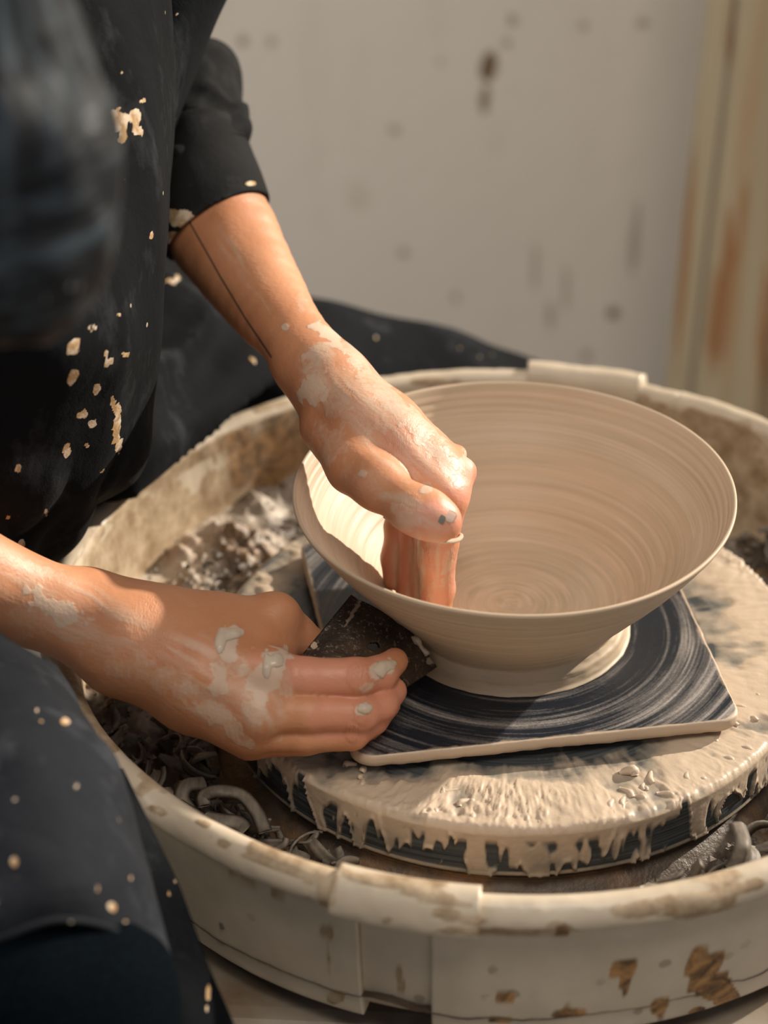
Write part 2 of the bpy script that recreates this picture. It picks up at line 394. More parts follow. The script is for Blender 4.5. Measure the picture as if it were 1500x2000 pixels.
def m_cloth(name, c0, c1, fuzz=0.12, grey=(0.16, 0.165, 0.17)):
    t = NT(name); n = t.noise(9, 5, None, 0.6); sp = t.attr('spl')
    c = t.mix(t.ramp(n, (0.35, 0), (0.75, 1)), c0, c1)
    c = t.mix(t.math('MULTIPLY', t.ramp(t.noise(26, 5, t.scale(1, 1, 0.5), 0.7), (0.54, 0), (0.80, 1)), 0.75), c, grey)
    v = t.math('ADD', t.vor(55), t.math('MULTIPLY', t.noise(160, 2), 0.10)); d = t.ramp(v, (0.10, 1), (0.125, 0)); d = t.math('MULTIPLY', d, t.ramp(t.noise(14, 2), (0.47, 0), (0.54, 1)))
    c = t.mix(t.math('MULTIPLY', d, 0.9), c, (0.44, 0.36, 0.27))
    ns = t.math('ADD', sp, t.math('MULTIPLY', t.math('SUBTRACT', t.noise(170, 5, None, 0.7), 0.5), 1.3))
    spm = t.math('MULTIPLY', t.ramp(ns, (0.36, 0), (0.46, 1)), t.ramp(sp, (0.02, 0), (0.12, 1)))
    c = t.mix(spm, c, t.mix(t.ramp(t.noise(120, 4), (0.45, 0), (0.6, 1)), (0.40, 0.25, 0.12), (0.62, 0.50, 0.38))); t.col(c); t.rough(0.82)
    t.b.inputs['Sheen Weight'].default_value = fuzz; t.b.inputs['Sheen Roughness'].default_value = 0.4
    t.b.inputs['Specular IOR Level'].default_value = 0.07
    b = t.bump(t.noise(900, 2), 0.35, 0.0006); b = t.bump(t.noise(22, 4), 0.4, 0.006, b); t.bump(spm, 0.6, 0.0008, b); return t.m
def m_denim():
    t = NT('dark_denim'); n = t.noise(700, 2); c = t.mix(t.ramp(n, (0.45, 0), (0.7, 1)), (0.0010, 0.0016, 0.0026), (0.002, 0.0055, 0.0085)); t.col(c); t.rough(0.9)
    t.b.inputs['Specular IOR Level'].default_value = 0.03; t.bump(n, 0.5, 0.001); return t.m
def m_hair():
    t = NT('black_hair_painted_sheen'); sp = t.n.new('ShaderNodeSeparateXYZ'); t.L(t.tc.outputs['Object'], sp.inputs[0])
    h = t.noise(1.0, 3, t.scale(22, 22, 120), 0.6, 0.5); v = t.noise(1.0, 3, t.scale(100, 100, 10), 0.6, 0.3); k = t.ramp(sp.outputs[2], (0.935, 0), (0.99, 1))
    f = t.math('ADD', t.math('MULTIPLY', v, k), t.math('MULTIPLY', h, t.math('SUBTRACT', 1.0, k)))
    t.col(t.mix(t.ramp(f, (0.46, 0), (0.66, 1)), (0.003, 0.004, 0.006), (0.034, 0.046, 0.058))); t.rough(0.55); t.b.inputs['Specular IOR Level'].default_value = 0.25  # bluish highlights of the hair painted into its colour as streaks
    t.bump(f, 0.6, 0.004); return t.m
def m_strands():
    t = NT('strands_painted_sheen'); t.col(t.mix(t.ramp(t.noise(1.0, 2, t.scale(120, 120, 60)), (0.4, 0), (0.7, 1)), (0.004, 0.006, 0.008), (0.026, 0.036, 0.046))); t.rough(0.55); t.b.inputs['Specular IOR Level'].default_value = 0.25; return t.m  # lighter streaks in the strand colour stand in for sheen
def m_tool():
    t = NT('dark_worn_steel'); n = t.noise(1.0, 4, t.scale(260, 260, 500), 0.7); n2 = t.noise(35, 4); sp = t.noise(420, 3, None, 0.7)
    c = t.mix(t.ramp(n2, (0.4, 0), (0.65, 1)), (0.028, 0.018, 0.012), (0.085, 0.052, 0.030)); c = t.mix(t.ramp(sp, (0.565, 0), (0.66, 0.8)), c, (0.24, 0.19, 0.145))
    c = t.mix(t.ramp(t.attr('clay'), (0.3, 0), (0.5, 1)), c, (0.46, 0.36, 0.26))
    t.col(c); t.b.inputs['Metallic'].default_value = 0.15; t.rough(0.42); t.bump(n, 0.5, 0.0012); return t.m
def m_wall():
    t = NT('grey_wall'); n = t.noise(1.2, 5); st = t.noise(1.0, 5, t.scale(9, 9, 2.2), 0.6); c = t.mix(t.ramp(n, (0.3, 0), (0.7, 1)), (0.485, 0.45, 0.40), (0.54, 0.50, 0.445))
    c = t.mix(t.math('MULTIPLY', t.ramp(st, (0.52, 0), (0.72, 1)), 0.35), c, (0.38, 0.345, 0.28))
    sp = t.ramp(t.math('ADD', t.vor(11, t.scale(1, 1, 0.55)), t.math('MULTIPLY', t.noise(30, 2), 0.25)), (0.22, 1), (0.34, 0)); sp = t.math('MULTIPLY', sp, t.ramp(t.noise(5, 2), (0.47, 0), (0.56, 1)))
    c = t.mix(t.math('MULTIPLY', sp, 0.4), c, (0.34, 0.29, 0.21))
    c = t.mix(t.ramp(t.attr('rust'), (0.1, 0), (0.6, 1)), c, (0.13, 0.085, 0.045)); t.col(c); t.rough(0.85); t.bump(t.noise(30, 4), 0.15, 0.004); return t.m
def m_board():
    t = NT('cream_painted_board'); st = t.noise(1.0, 5, t.scale(34, 34, 2.0), 0.55); st2 = t.noise(1.0, 4, t.scale(11, 11, 0.9))
    c = t.mix(t.ramp(st2, (0.35, 0), (0.65, 1)), (0.34, 0.285, 0.185), (0.43, 0.37, 0.255)); c = t.mix(t.ramp(st, (0.54, 0), (0.70, 0.85)), c, (0.33, 0.18, 0.075))
    c = t.mix(t.ramp(t.attr('rust'), (0.1, 0), (0.7, 0.9)), c, (0.27, 0.125, 0.045)); t.col(c); t.rough(0.7); t.bump(st, 0.2, 0.003); return t.m
def m_floor():
    t = NT('dusty_concrete'); n = t.noise(5, 6, None, 0.6); c = t.mix(t.ramp(n, (0.35, 0), (0.7, 1)), (0.10, 0.09, 0.075), (0.24, 0.21, 0.175)); t.col(c); t.rough(0.9); t.bump(n, 0.3, 0.004); return t.m
def m_shave():
    t = NT('grey_trimmed_clay'); n = t.noise(1.0, 3, t.scale(300, 60, 300)); c = t.mix(t.ramp(n, (0.35, 0), (0.7, 1)), (0.125, 0.105, 0.083), (0.215, 0.182, 0.145)); t.col(c); t.rough(0.6); t.bump(n, 0.3, 0.0008); return t.m
def m_body():
    t = NT('wheel_housing'); n = t.noise(20, 5); c = t.mix(t.ramp(n, (0.4, 0), (0.7, 1)), (0.27, 0.23, 0.18), (0.16, 0.11, 0.07)); t.col(c); t.rough(0.5); return t.m

ORG = np.array([-0.58, 0.0, 0.0])           # the person's origin on the floor (true height)
M_skin = m_skin(); M_bowl = m_bowl(); M_bat = m_bat(); M_slip = m_slip(); M_pan = m_pan(); M_slop = m_slop()
M_apron = m_cloth('black_apron_cloth', (0.0028, 0.0036, 0.0048), (0.0065, 0.0078, 0.0098), 0.012, (0.045, 0.049, 0.056)); M_apron2 = m_cloth('worn_apron_cloth', (0.0085, 0.0098, 0.0125), (0.0165, 0.0185, 0.0230), 0.02, (0.060, 0.066, 0.078)); M_shirt = m_cloth('black_shirt_cloth', (0.010, 0.0105, 0.011), (0.019, 0.019, 0.020), 0.012, (0.045, 0.045, 0.046))
M_denim = m_denim(); M_hair = m_hair(); M_tool = m_tool(); M_wall = m_wall(); M_board = m_board(); M_floor = m_floor(); M_shave = m_shave(); M_body = m_body()
M_wetclay = NT('wet_clay_lump'); M_wetclay.col(M_wetclay.mix(M_wetclay.noise(60, 3), (0.44, 0.36, 0.27), (0.62, 0.51, 0.40))); M_wetclay.rough(0.30); M_wetclay.bump(M_wetclay.noise(200, 4), 0.3, 0.001); M_wetclay = M_wetclay.m
M_nail = m_plain('fingernail', (0.62, 0.42, 0.33), 0.3)
M_nailclay = m_plain('clay_under_nail', (0.16, 0.15, 0.13), 0.6)

# ------------------------------------------------------------------ the setting
V, F = box((-2.6, -2.4, -ZO - 0.05), (2.4, 1.08, -ZO)); mk('floor', V, F, M_floor, smooth=False, kind='structure')
n1, n2 = 160, 120
xs = np.concatenate([np.linspace(-2.2, -0.55, 12), np.linspace(-0.53, 0.40, 300), np.linspace(0.43, 0.70, 5)]); zs = np.concatenate([np.linspace(-ZO, -0.48, 4), np.linspace(-0.47, 0.25, 240), np.linspace(0.3, 1.55, 10)]); n1, n2 = len(xs), len(zs)
A = np.stack(np.meshgrid(xs, [1.0], zs, indexing='ij'), -1)[:, 0]; B = A + [0, 0.06, 0]
Vw = np.concatenate([A.reshape(-1, 3), B.reshape(-1, 3)]); f = grid_faces(n1, n2); k = n1 * n2
e = [(i * n2, (i + 1) * n2) for i in range(n1 - 1)] + [((i + 1) * n2 + n2 - 1, i * n2 + n2 - 1) for i in range(n1 - 1)] + [(j + 1, j) for j in range(n2 - 1)] + [((n1 - 1) * n2 + j, (n1 - 1) * n2 + j + 1) for j in range(n2 - 1)]
wall = mk('wall_back', Vw, np.concatenate([f[:, ::-1], f + k, np.array([(a, b, b + k, a + k) for a, b in e])]), M_wall, smooth=False, kind='structure')
attr(wall, 'rust', blobs(wall, [(955, 130, 18, 34, 12, 1.0), (947, 195, 12, 34, 5, 0.55), (1198, 612, 15, 15, 0, 0.7), (1140, 50, 10, 12, 0, .4), (1105, 560, 8, 60, 0, .35), (1240, 470, 10, 90, 5, .35), (890, 580, 10, 12, 0, .45),
     (790, 495, 12, 12, 0, .45), (770, 255, 14, 12, 0, .4), (475, 80, 14, 14, 0, .45), (530, 82, 12, 14, 0, .35), (1045, 520, 8, 60, 0, .35), (1075, 620, 10, 40, 0, .35), (1145, 695, 12, 14, 0, .45), (1000, 40, 12, 16, 0, .4), (990, 85, 12, 12, 0, .45), (860, 120, 10, 10, 0, .35), (1255, 45, 16, 12, 0, .4)], 0.15, 30))
# the cream board leaning on the wall: three narrow boards with a joint between them
bd = empty('painted_board', (0.30, 0.80, -ZO), 'cream painted board with orange-brown streaks leaning against the grey wall', 'board')
xs0 = [0.146, 0.168, 0.232, 0.330, 0.46]
for k in range(4):
    a, b = xs0[k], xs0[k + 1]
    n_, m_ = 12, 60; zz = np.linspace(-ZO + 0.002, 1.15, m_); xx = np.linspace(a + 0.001, b - 0.0015, n_); yo = [0.004, 0.0, 0.012, 0.0][k]
    g = np.stack(np.meshgrid(xx, zz, indexing='ij'), -1); Yf = 0.80 + yo + 0.02 * (g[..., 1] + ZO) / 1.6
    Af = np.stack([g[..., 0] + 0.031 * (g[..., 1] - 0.087), Yf, g[..., 1]], -1); Bf = Af + [0, 0.018, 0]
    f = grid_faces(n_, m_); kk = n_ * m_
    e = [(i * m_, (i + 1) * m_) for i in range(n_ - 1)] + [((i + 1) * m_ + m_ - 1, i * m_ + m_ - 1) for i in range(n_ - 1)] + [(j + 1, j) for j in range(m_ - 1)] + [((n_ - 1) * m_ + j, (n_ - 1) * m_ + j + 1) for j in range(m_ - 1)]
    o = mk('plank', np.concatenate([Af.reshape(-1, 3), Bf.reshape(-1, 3)]), np.concatenate([f[:, ::-1], f + kk, np.array([(p, q, q + kk, p + kk) for p, q in e])]), M_board, bd, smooth=False)
    attr(o, 'rust', blobs(o, [(1425, 60, 8, 75, 6, 1), (1415, 560, 13, 170, 4, 1), (1390, 640, 12, 110, 3, .8), (1338, 500, 10, 260, 5, .75), (1492, 620, 10, 160, 3, .9), (1450, 420, 10, 90, 3, .7)], 0.25, 30))

# ------------------------------------------------------------------ potter's wheel
wheel = empty('pottery_wheel', (0, 0, -ZO), 'clay-stained pottery wheel with cream splash pan and slip-covered round wheel head', 'pottery wheel')
ZR = 0.034
A_f1 = ang(690, 1760, 0.02); A_f2 = ang(838, 1790, 0.02); A_fc0 = ang(650, 1725, ZR); A_fc1 = ang(937, 1775, ZR)
A_b0 = ang(1030, 735, ZR); A_b1 = ang(1245, 765, ZR)
panprof = [(0.2415, -0.0685), (0.2426, -0.0678), (0.2433, -0.0660), (0.2442, -0.060), (0.2465, -0.045), (0.2490, -0.018), (0.2510, 0.008), (0.2530, 0.0175), (0.2595, 0.0190), (0.2632, 0.0205), (0.2645, 0.0245), (0.2635, 0.0290), (0.2600, 0.0330), (0.2560, 0.0345), (0.2515, 0.0335), (0.2485, 0.0300),
           (0.2478, 0.024), (0.2455, 0.0), (0.240, -0.035), (0.230, -0.052), (0.212, -0.057), (0.205, -0.061), (0.225, -0.066), (0.236, -0.068)]
pp = spl(np.array(panprof), 76)
def pandr(seed):
    def f_(T, R, Z, K):
        X = np.stack([R * np.cos(T), R * np.sin(T), Z], -1); n = fbm(X, 28, 3, seed) * 0.0011 * sst(0.0, 0.02, Z) + fbm(X, 120, 3, seed + 5) * 0.0005
        return n, n * 0.8
    return f_
def sector(name, prof, a0, a1, step=0.0055, dr=None, mat=M_pan, parent=wheel):
    if a1 < a0: a1 += 2 * math.pi
    n = max(4, int((a1 - a0) / step * 1.0)); k = len(prof); V, F = revolve(prof, n, a0, a1, dr, closed=True)
    F = F.tolist() + [tuple(range(k)), tuple(range((n - 1) * k + k - 1, (n - 1) * k - 1, -1))]
    return mk(name, V, F, mat, parent)
off = lambda pr, dr, dz: [(a + dr, b + dz) for a, b in pr]
panL = sector('splash_pan', pp, A_b1 - 0.10, A_f1, dr=pandr(1)); panR = sector('splash_pan', pp, A_f2, A_b1 - 0.101, dr=pandr(2))
panL['label'] = 'left half of the splash pan, cream with brown spots on its rim'; panR['label'] = 'right half of the splash pan with rust-brown stains on its wall'
midp = [(0.240, -0.060), (0.2445, -0.030), (0.2475, 0.006), (0.2495, 0.020), (0.2455, 0.024), (0.2435, 0.0), (0.240, -0.03), (0.235, -0.058)]
mid = sector('joint_panel', spl(np.array(midp), 24), A_f1 - 0.02, A_f2 + 0.02)
capp = [(0.2560, 0.0175), (0.2660, 0.0175), (0.2685, 0.0205), (0.2685, 0.0265), (0.2655, 0.0335), (0.2605, 0.0376), (0.2550, 0.0388), (0.2500, 0.0372), (0.2462, 0.032), (0.2455, 0.024), (0.2475, 0.022)]
cf = sector('rim_cap', spl(np.array(capp + capp[:1]), 40)[:-1], A_fc0, A_fc1, dr=pandr(11)); cb = sector('rim_cap', spl(np.array(off(capp, 0, 0.002) + off(capp[:1], 0, 0.002)), 40)[:-1], A_b1, A_b0, dr=pandr(12))
stain_shade = [(300, 1515, 16, 8, 35, .8), (312, 1585, 24, 9, 20, .9), (398, 1608, 20, 8, 15, .9), (437, 1646, 18, 10, 20, .9), (490, 1672, 20, 7, 15, .9), (545, 1682, 26, 12, 20, .9), (585, 1700, 50, 13, 20, 1), (640, 1735, 22, 30, 0, 1),  # last patch here paints the shade the rim cap casts to its left
         (215, 1440, 30, 14, 55, 1), (170, 1380, 60, 22, 60, 1), (120, 1300, 70, 20, 70, 1), (150, 1120, 60, 16, -60, .9), (180, 1060, 50, 12, -60, .9), (240, 990, 50, 12, -45, .7), (330, 920, 70, 16, -35, 1), (430, 870, 60, 18, -28, 1), (540, 850, 70, 24, -18, 1), (540, 790, 50, 8, -15, .6),
         (270, 1020, 90, 14, -50, 1), (460, 905, 120, 14, -28, 1), (730, 1720, 60, 14, 12, .8), (860, 1755, 60, 14, 14, .8), (800, 1725, 60, 10, 12, .7), (900, 1765, 30, 10, 10, .9), (1000, 1820, 160, 10, 1, .7), (1250, 1775, 60, 16, -8, .9), (1380, 1765, 90, 22, -14, 1), (1450, 1735, 60, 16, -20, .8), (1330, 1755, 70, 12, -8, .9),
         (1095, 1812, 30, 12, 10, 1), (900, 1790, 60, 12, 10, .8), (1120, 770, 90, 10, 8, .5), (1255, 780, 14, 12, 0, 1), (1350, 830, 80, 12, 22, .9), (1430, 850, 50, 12, 24, .8), (1300, 800, 40, 10, 20, .8), (850, 745, 70, 7, 0, .7), (1470, 900, 50, 20, 30, .9), (640, 1755, 20, 15, 0, .9),  # last patch here: lower end of the cap's painted shade
         (640, 1815, 22, 13, 5, .6), (655, 1950, 20, 14, 0, .7), (782, 1918, 9, 26, -12, .6), (470, 1715, 40, 10, 22, .45), (545, 1745, 20, 9, 20, .55), (642, 1870, 5, 36, 0, .45), (430, 1840, 22, 5, 50, .5), (755, 1795, 10, 7, 0, .5), (1430, 1970, 60, 10, -12, .6)]
rust = [(1217, 1893, 26, 13, 0, 1), (1222, 1918, 12, 22, 0, .9), (1370, 1880, 38, 28, -10, 1), (1385, 1925, 42, 30, 0, 1), (1420, 1950, 30, 14, -20, 1), (1360, 1850, 30, 10, -10, .9), (1290, 1965, 32, 22, -50, .55), (1000, 1945, 46, 5, -12, .6), (1110, 1975, 40, 9, -6, .7), (970, 1990, 26, 5, 8, .7), (1360, 1975, 20, 8, -15, .9), (1100, 1815, 16, 8, 0, .7)]
for o in (panL, panR, mid, cf, cb):
    X = wv(o); x, y, d = proj(X)
    s = blobs(o, stain_shade, 0.55, 110); r = blobs(o, rust, 0.7, 70, 9)
    rr_ = np.hypot(X[:, 0], X[:, 1]); inner = ((np.arange(len(X)) % len(pp)) > 48) if o in (panL, panR) else np.zeros(len(X), bool)
    s = np.maximum(s, inner * sst(0.12, -0.12, fbm(X, 30, 3, 5) + (X[:, 2] - 0.020) * 30))
    s = np.maximum(s, 0.9 * sst(0.18, 0.42, fbm(X, 34, 4, 8)) * (X[:, 2] > 0.026) * (rr_ < 0.262))
    attr(o, 'stain_shade', s); attr(o, 'rust', np.maximum(r, inner * sst(0.12, 0.4, fbm(X, 22, 3, 15)) * 0.35))
# floor of the pan, hub and slop
V, F = revolve(spl(np.array([(0.213, -0.0555), (0.20, -0.057), (0.178, -0.054), (0.160, -0.040), (0.150, -0.037), (0.06, -0.037), (0.045, -0.0375), (0.03, -0.04)]), 40), 200)
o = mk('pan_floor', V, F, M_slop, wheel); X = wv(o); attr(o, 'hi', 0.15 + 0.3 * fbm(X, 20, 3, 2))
def slopdr(T, R, Z, K):
    t = (R - 0.172) / 0.075; X = np.stack([R * np.cos(T), R * np.sin(T), 0 * R], -1); a = np.degrees(T) % 360
    bl = sst(80, 105, a) * sst(215, 180, a)                      # heaped on the far left side, where slip was thrown
    rt = sst(300, 330, a) + sst(60, 40, a)
    n = fbm(X, 55, 5, 21); big = fbm(X, 18, 3, 31)
    h = -0.053 + 0.004 * big + bl * (0.020 + 0.018 * t + 0.010 * n + 0.006 * np.abs(n) + 0.008 * big) + rt * (0.012 + 0.010 * t + 0.006 * n) + (1 - bl) * 0.003 * n
    return 0, h - Z
tt = np.linspace(0.172, 0.2462, 70)
V, F = revolve(np.stack([tt, 0 * tt], 1), 1100, dr=slopdr)
V[:, 2] = np.minimum(V[:, 2], 0.012)
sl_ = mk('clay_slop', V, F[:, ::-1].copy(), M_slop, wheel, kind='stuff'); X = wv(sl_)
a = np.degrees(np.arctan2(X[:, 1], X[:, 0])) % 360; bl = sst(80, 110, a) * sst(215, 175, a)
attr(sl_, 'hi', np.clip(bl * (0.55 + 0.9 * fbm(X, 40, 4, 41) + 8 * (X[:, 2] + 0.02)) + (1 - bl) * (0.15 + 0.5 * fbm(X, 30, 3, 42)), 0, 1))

# wheel head with its coat of slip
NA, RT = 1300, 0.165
pr = np.concatenate([np.stack([np.linspace(0.02, 0.155, 60), np.zeros(60)], 1), np.stack([np.linspace(0.1565, 0.1625, 8), np.zeros(8)], 1), [(0.1640, -0.0004), (0.1650, -0.0016)],
                     np.stack([np.linspace(0.1652, 0.1640, 34), np.linspace(-0.0025, -0.0290, 34)], 1), [(0.1645, -0.0302), (0.1640, -0.0315), (0.160, -0.0320), (0.03, -0.032)]])
slipv = {}
def headdr(T, R, Z, K):
    top = Z > -0.0005; side = ~top
    C3 = np.stack([np.cos(T), np.sin(T), 0 * T], -1); X = C3 * R[..., None] + np.stack([0 * T, 0 * T, Z], -1)
    ca = np.stack([np.cos(T) * 26, np.sin(T) * 26, R * 45], -1); radial = fbm(ca, 1.0, 4, 51)
    flow = fbm(X, 42, 5, 52); edge = sst(0.105, 0.150, R)
    Tw = T + 0.05 * fbm(X, 30, 3, 57); Tt = np.stack([np.cos(Tw) * 42, np.sin(Tw) * 42, R * 55], -1); streak = fbm(Tt, 1.0, 4, 55)
    fr = sst(-0.9, -1.3, np.sin(T) * 1.3)  # more slip on the side nearest the potter's right hand
    m = 0.14 + 0.62 * edge + 0.85 * flow + 0.22 * radial
    m = m - 0.30 * sst(0.2, 0.9, np.cos(T - math.radians(150))); m = np.where(R < 0.112, m - 0.18, m)
    h = np.clip(m, 0, 1); thick = 0.0003 * sst(0.2, 0.35, h) + edge * sst(0.35, 0.7, h) * (0.0012 + 0.0014 * np.abs(streak) * sst(-0.3, 0.4, fbm(X, 16, 2, 58)) + 0.0022 * np.abs(flow))
    rg = (1 - np.abs(fbm(np.stack([np.cos(Tw) * 34, np.sin(Tw) * 34, R * 170], -1), 1.0, 4, 59))) ** 5; thick = thick + edge * sst(0.45, 0.75, h) * 0.0017 * rg * sst(-0.25, 0.35, fbm(X, 22, 2, 66))
    groove = np.exp(-((R - 0.138) / 0.0006) ** 2) * 0.0009
    dz = np.where(top, thick - groove * sst(0.3, 0.5, h), 0)
    # drips running down the side
    ln = 0.80 + 0.9 * fbm(np.stack([np.cos(T) * 12, np.sin(T) * 12, 0 * T], -1), 1.0, 3, 61) + 0.9 * fbm(np.stack([np.cos(T) * 26, np.sin(T) * 26, Z * 40], -1), 1.0, 2, 62)
    dep = -Z / 0.030; s = sst(-0.12, 0.08, ln - dep) ; rim_ = np.exp(-((ln - dep - 0.04) / 0.07) ** 2)
    hole = sst(0.04, 0.20, fbm(np.stack([np.cos(T) * 30, np.sin(T) * 30, Z * 50], -1), 1.0, 2, 63)) * sst(0.15, 0.4, dep); s = s * (1 - hole)
    drr = np.where(side, s * (0.0009 + 0.0012 * rim_ + 0.0008 * np.abs(flow)), 0) + np.where(top & (R > 0.160), sst(0.3, 0.6, h) * 0.0012 * np.abs(streak) * 2, 0)
    low = sst(0.93, 0.99, dep)
    mval = np.where(top, h, np.maximum(s * (0.30 + 0.25 * np.clip(flow + 0.3, 0, 1) + 0.3 * (1 - dep)), low * 0.35)); slipv['m'] = np.clip(mval * np.where(Z < -0.0318, 0.0, 1.0), 0, 1)
    return drr, dz
V, F = revolve(pr, NA, dr=headdr); head = mk('wheel_head', V, F[:, ::-1].copy(), M_slip, wheel); attr(head, 'slip', slipv['m'].ravel())
# raised lumps of slip along the front edge of the head
LV = []; rng = np.random.RandomState(5)
def lumpf(X):
    d = np.full(len(X), 1.0)
    for (a, r, l, wd, z) in LUMPS:
        c = np.array([math.cos(a), math.sin(a), 0]); p0 = c * (r - l) + [0, 0, z]; p1 = c * r + [0, 0, z - 0.0003]
        tw = np.array([-math.sin(a), math.cos(a), 0]) * l * 0.6
        d = np.minimum(d, cone(X, p0 - tw, p1, wd * 0.6, wd))
    return d
for g in range(5):
    LUMPS = [(math.radians(rng.uniform(228, 348)), rng.uniform(0.142, 0.164), rng.uniform(0.003, 0.010), rng.uniform(0.0011, 0.0022), 0.0008) for _ in range(9)]
    if g == 0: LUMPS[0] = (ang(1212, 1488, 0), 0.136, 0.006, 0.0030, 0.003)
    for L_ in LUMPS:
        one = [L_]; a, r, l, wd, z = L_; c = np.array([math.cos(a), math.sin(a), 0]) * r
        pts = [c * (1 - l / r) + np.array([-math.sin(a), math.cos(a), 0]) * l * rng.uniform(-1, 1) + [0, 0, z * 0.3], c * (1 - 0.4 * l / r) + [0, 0, z], c + [0, 0, z * 0.3]]
        v, f_ = tube(pts, [wd * 0.5, wd, wd * 0.7], 8, 9); LV.append((np.array(v), f_))
VV = []; FF = []; oo = 0
for v, f_ in LV:
    VV.append(v + fbm(v, 400, 2, 3)[:, None] * 0.0004); FF += [tuple(i + oo for i in q) for q in f_]; oo += len(v)
lm = mk('slip_lump', np.concatenate(VV), FF, M_slip, head, kind='stuff'); attr(lm, 'slip', np.full(oo, 0.9))
# shaft and housing
V, F = revolve(spl(np.array([(0.0001, -0.033), (0.045, -0.033), (0.045, -0.045), (0.03, -0.05), (0.03, -0.085), (0.0001, -0.085)]), 30), 40); mk('shaft', V, F, M_body, wheel)
V, F = box((-0.27, -0.235, -0.20), (0.42, 0.25, -0.083)); bevel(mk('housing', V, F, M_body, wheel, smooth=False), 0.02, 4)
for sx, sy in ((-0.22, -0.19), (-0.22, 0.2), (0.37, -0.19), (0.37, 0.2)):
    V, F = tube([(sx, sy, -0.19), (sx * 1.04, sy * 1.04, -ZO + 0.012)], 0.018, 16); mk('leg', V, F, m_plain('dark_steel', (0.03, 0.03, 0.03), 0.4) if 'dark_steel' not in bpy.data.materials else bpy.data.materials['dark_steel'], wheel)
    V, F = tube([(sx * 1.04, sy * 1.04, -ZO + 0.014), (sx * 1.04, sy * 1.04, -ZO)], 0.024, 16); mk('rubber_foot', V, F, bpy.data.materials['dark_steel'], wheel)

# ------------------------------------------------------------------ bat
ZB = 0.0129; TB = 0.0075; BA = 0.2301; BH = 0.1064
bat = empty('bat', (0, 0, 0), 'square dark blue-black throwing bat with pale slip rings under the bowl', 'bat')
nb = 130; rc = 0.012
prof_t = []
def sq_r(T, hw):            # radius of a rounded square in direction T
    a = ((T + math.pi / 4) % (math.pi / 2)) - math.pi / 4; r = hw / np.cos(a)
    # rounded corner
    cx = hw - rc; s = math.sqrt(2) * cx; al = np.pi / 4 - np.abs(a); q = s * np.cos(al) + np.sqrt(np.maximum(rc ** 2 - (s * np.sin(al)) ** 2, 0))
    return np.where(s * np.sin(al) < rc * 0.7071, np.minimum(r, q), r)
th = np.linspace(0, 2 * math.pi, 1400, endpoint=False); rb = sq_r(th, BH)
fr = [(0.0, 0, 0), (0.2, 0, 0), (0.4, 0, 0), (0.6, 0, 0), (0.7, 0, 0), (0.8, 0, 0), (0.86, 0, 0), (0.92, 0, 0.05), (0.96, 0, 0.15), (0.985, 0, .4), (0.995, -0.0004, .9), (1.0, -0.0018, 1), (1.001, -0.004, 1), (0.998, -0.0062, 1), (0.985, -0.0075, 1), (0.6, -0.0078, 0), (0.02, -0.0078, 0)]
Vb = []; Eb = []
for s_, dz, ed in fr:
    X = np.stack([rb * s_ * np.cos(th + BA), rb * s_ * np.sin(th + BA), np.full(len(th), ZB + dz)], 1)
    if ed > 0.05:
        n_ = fbm(X, 90, 3, 71); X[:, :2] *= (1 + 0.0045 * n_ * ed)[:, None]; X[:, 2] += ed * 0.0009 * (n_ + 0.3) * (1 if dz > -0.003 else -1.0)
    Vb.append(X); Eb.append(np.full(len(th), ed) * (0.8 + 0.9 * fbm(X, 130, 3, 72) if 0.05 < ed < 0.9 else 1) )
Vb = np.concatenate(Vb); k = len(fr); n_ = len(th)
i = np.arange(k - 1)[:, None]; j = np.arange(n_)[None]; j2 = (j + 1) % n_
Fb = np.stack([i * n_ + j, (i + 1) * n_ + j, (i + 1) * n_ + j2, i * n_ + j2], -1).reshape(-1, 4)
o = mk('plate', Vb, Fb, M_bat, bat); attr(o, 'edge', np.concatenate(Eb))
for q in range(4):
    a = BA + math.pi / 4 + q * math.pi / 2; c = np.array([math.cos(a), math.sin(a), 0]) * (BH * 1.414 - 0.021)
    V, F = tube([c + [0, 0, ZB - 0.0075], c + [0, 0, 0.0025], c + [0, 0, 0.0018]], [0.0115, 0.0100, 0.008], 24); o = mk('foot_pad', V, F, M_bat, bat); attr(o, 'edge', np.full(len(V), 0.3))

# ------------------------------------------------------------------ bowl
bowl = empty('clay_bowl', (0, 0, ZB), 'wide wet beige clay bowl being thrown on the wheel, a hand inside it', 'bowl')
po = spl(np.array([(0.0635, 0.0215), (0.0625, 0.0245), (0.0640, 0.0285), (0.0715, 0.0385), (0.0835, 0.0525), (0.0960, 0.0670), (0.1085, 0.0830), (0.1165, 0.0945), (0.1205, 0.1005), (0.1213, 0.1022)]), 130)
pm = np.array([(0.1212, 0.1034), (0.1203, 0.1039), (0.1192, 0.1034)])
pi_ = spl(np.array([(0.1185, 0.1020), (0.1150, 0.0955), (0.1075, 0.0850), (0.0940, 0.0695), (0.0800, 0.0530), (0.0690, 0.0410), (0.0600, 0.0335), (0.0530, 0.0305), (0.0400, 0.0285), (0.0200, 0.0275), (0.0100, 0.0274), (0.0002, 0.0275)]), 210)
bp = np.concatenate([po, pm, pi_]); no, ni = len(po) + 3, len(bp)
ir = bp[:, 0]; sarc = np.concatenate([[0], np.cumsum(np.linalg.norm(np.diff(bp, axis=0), axis=1))])
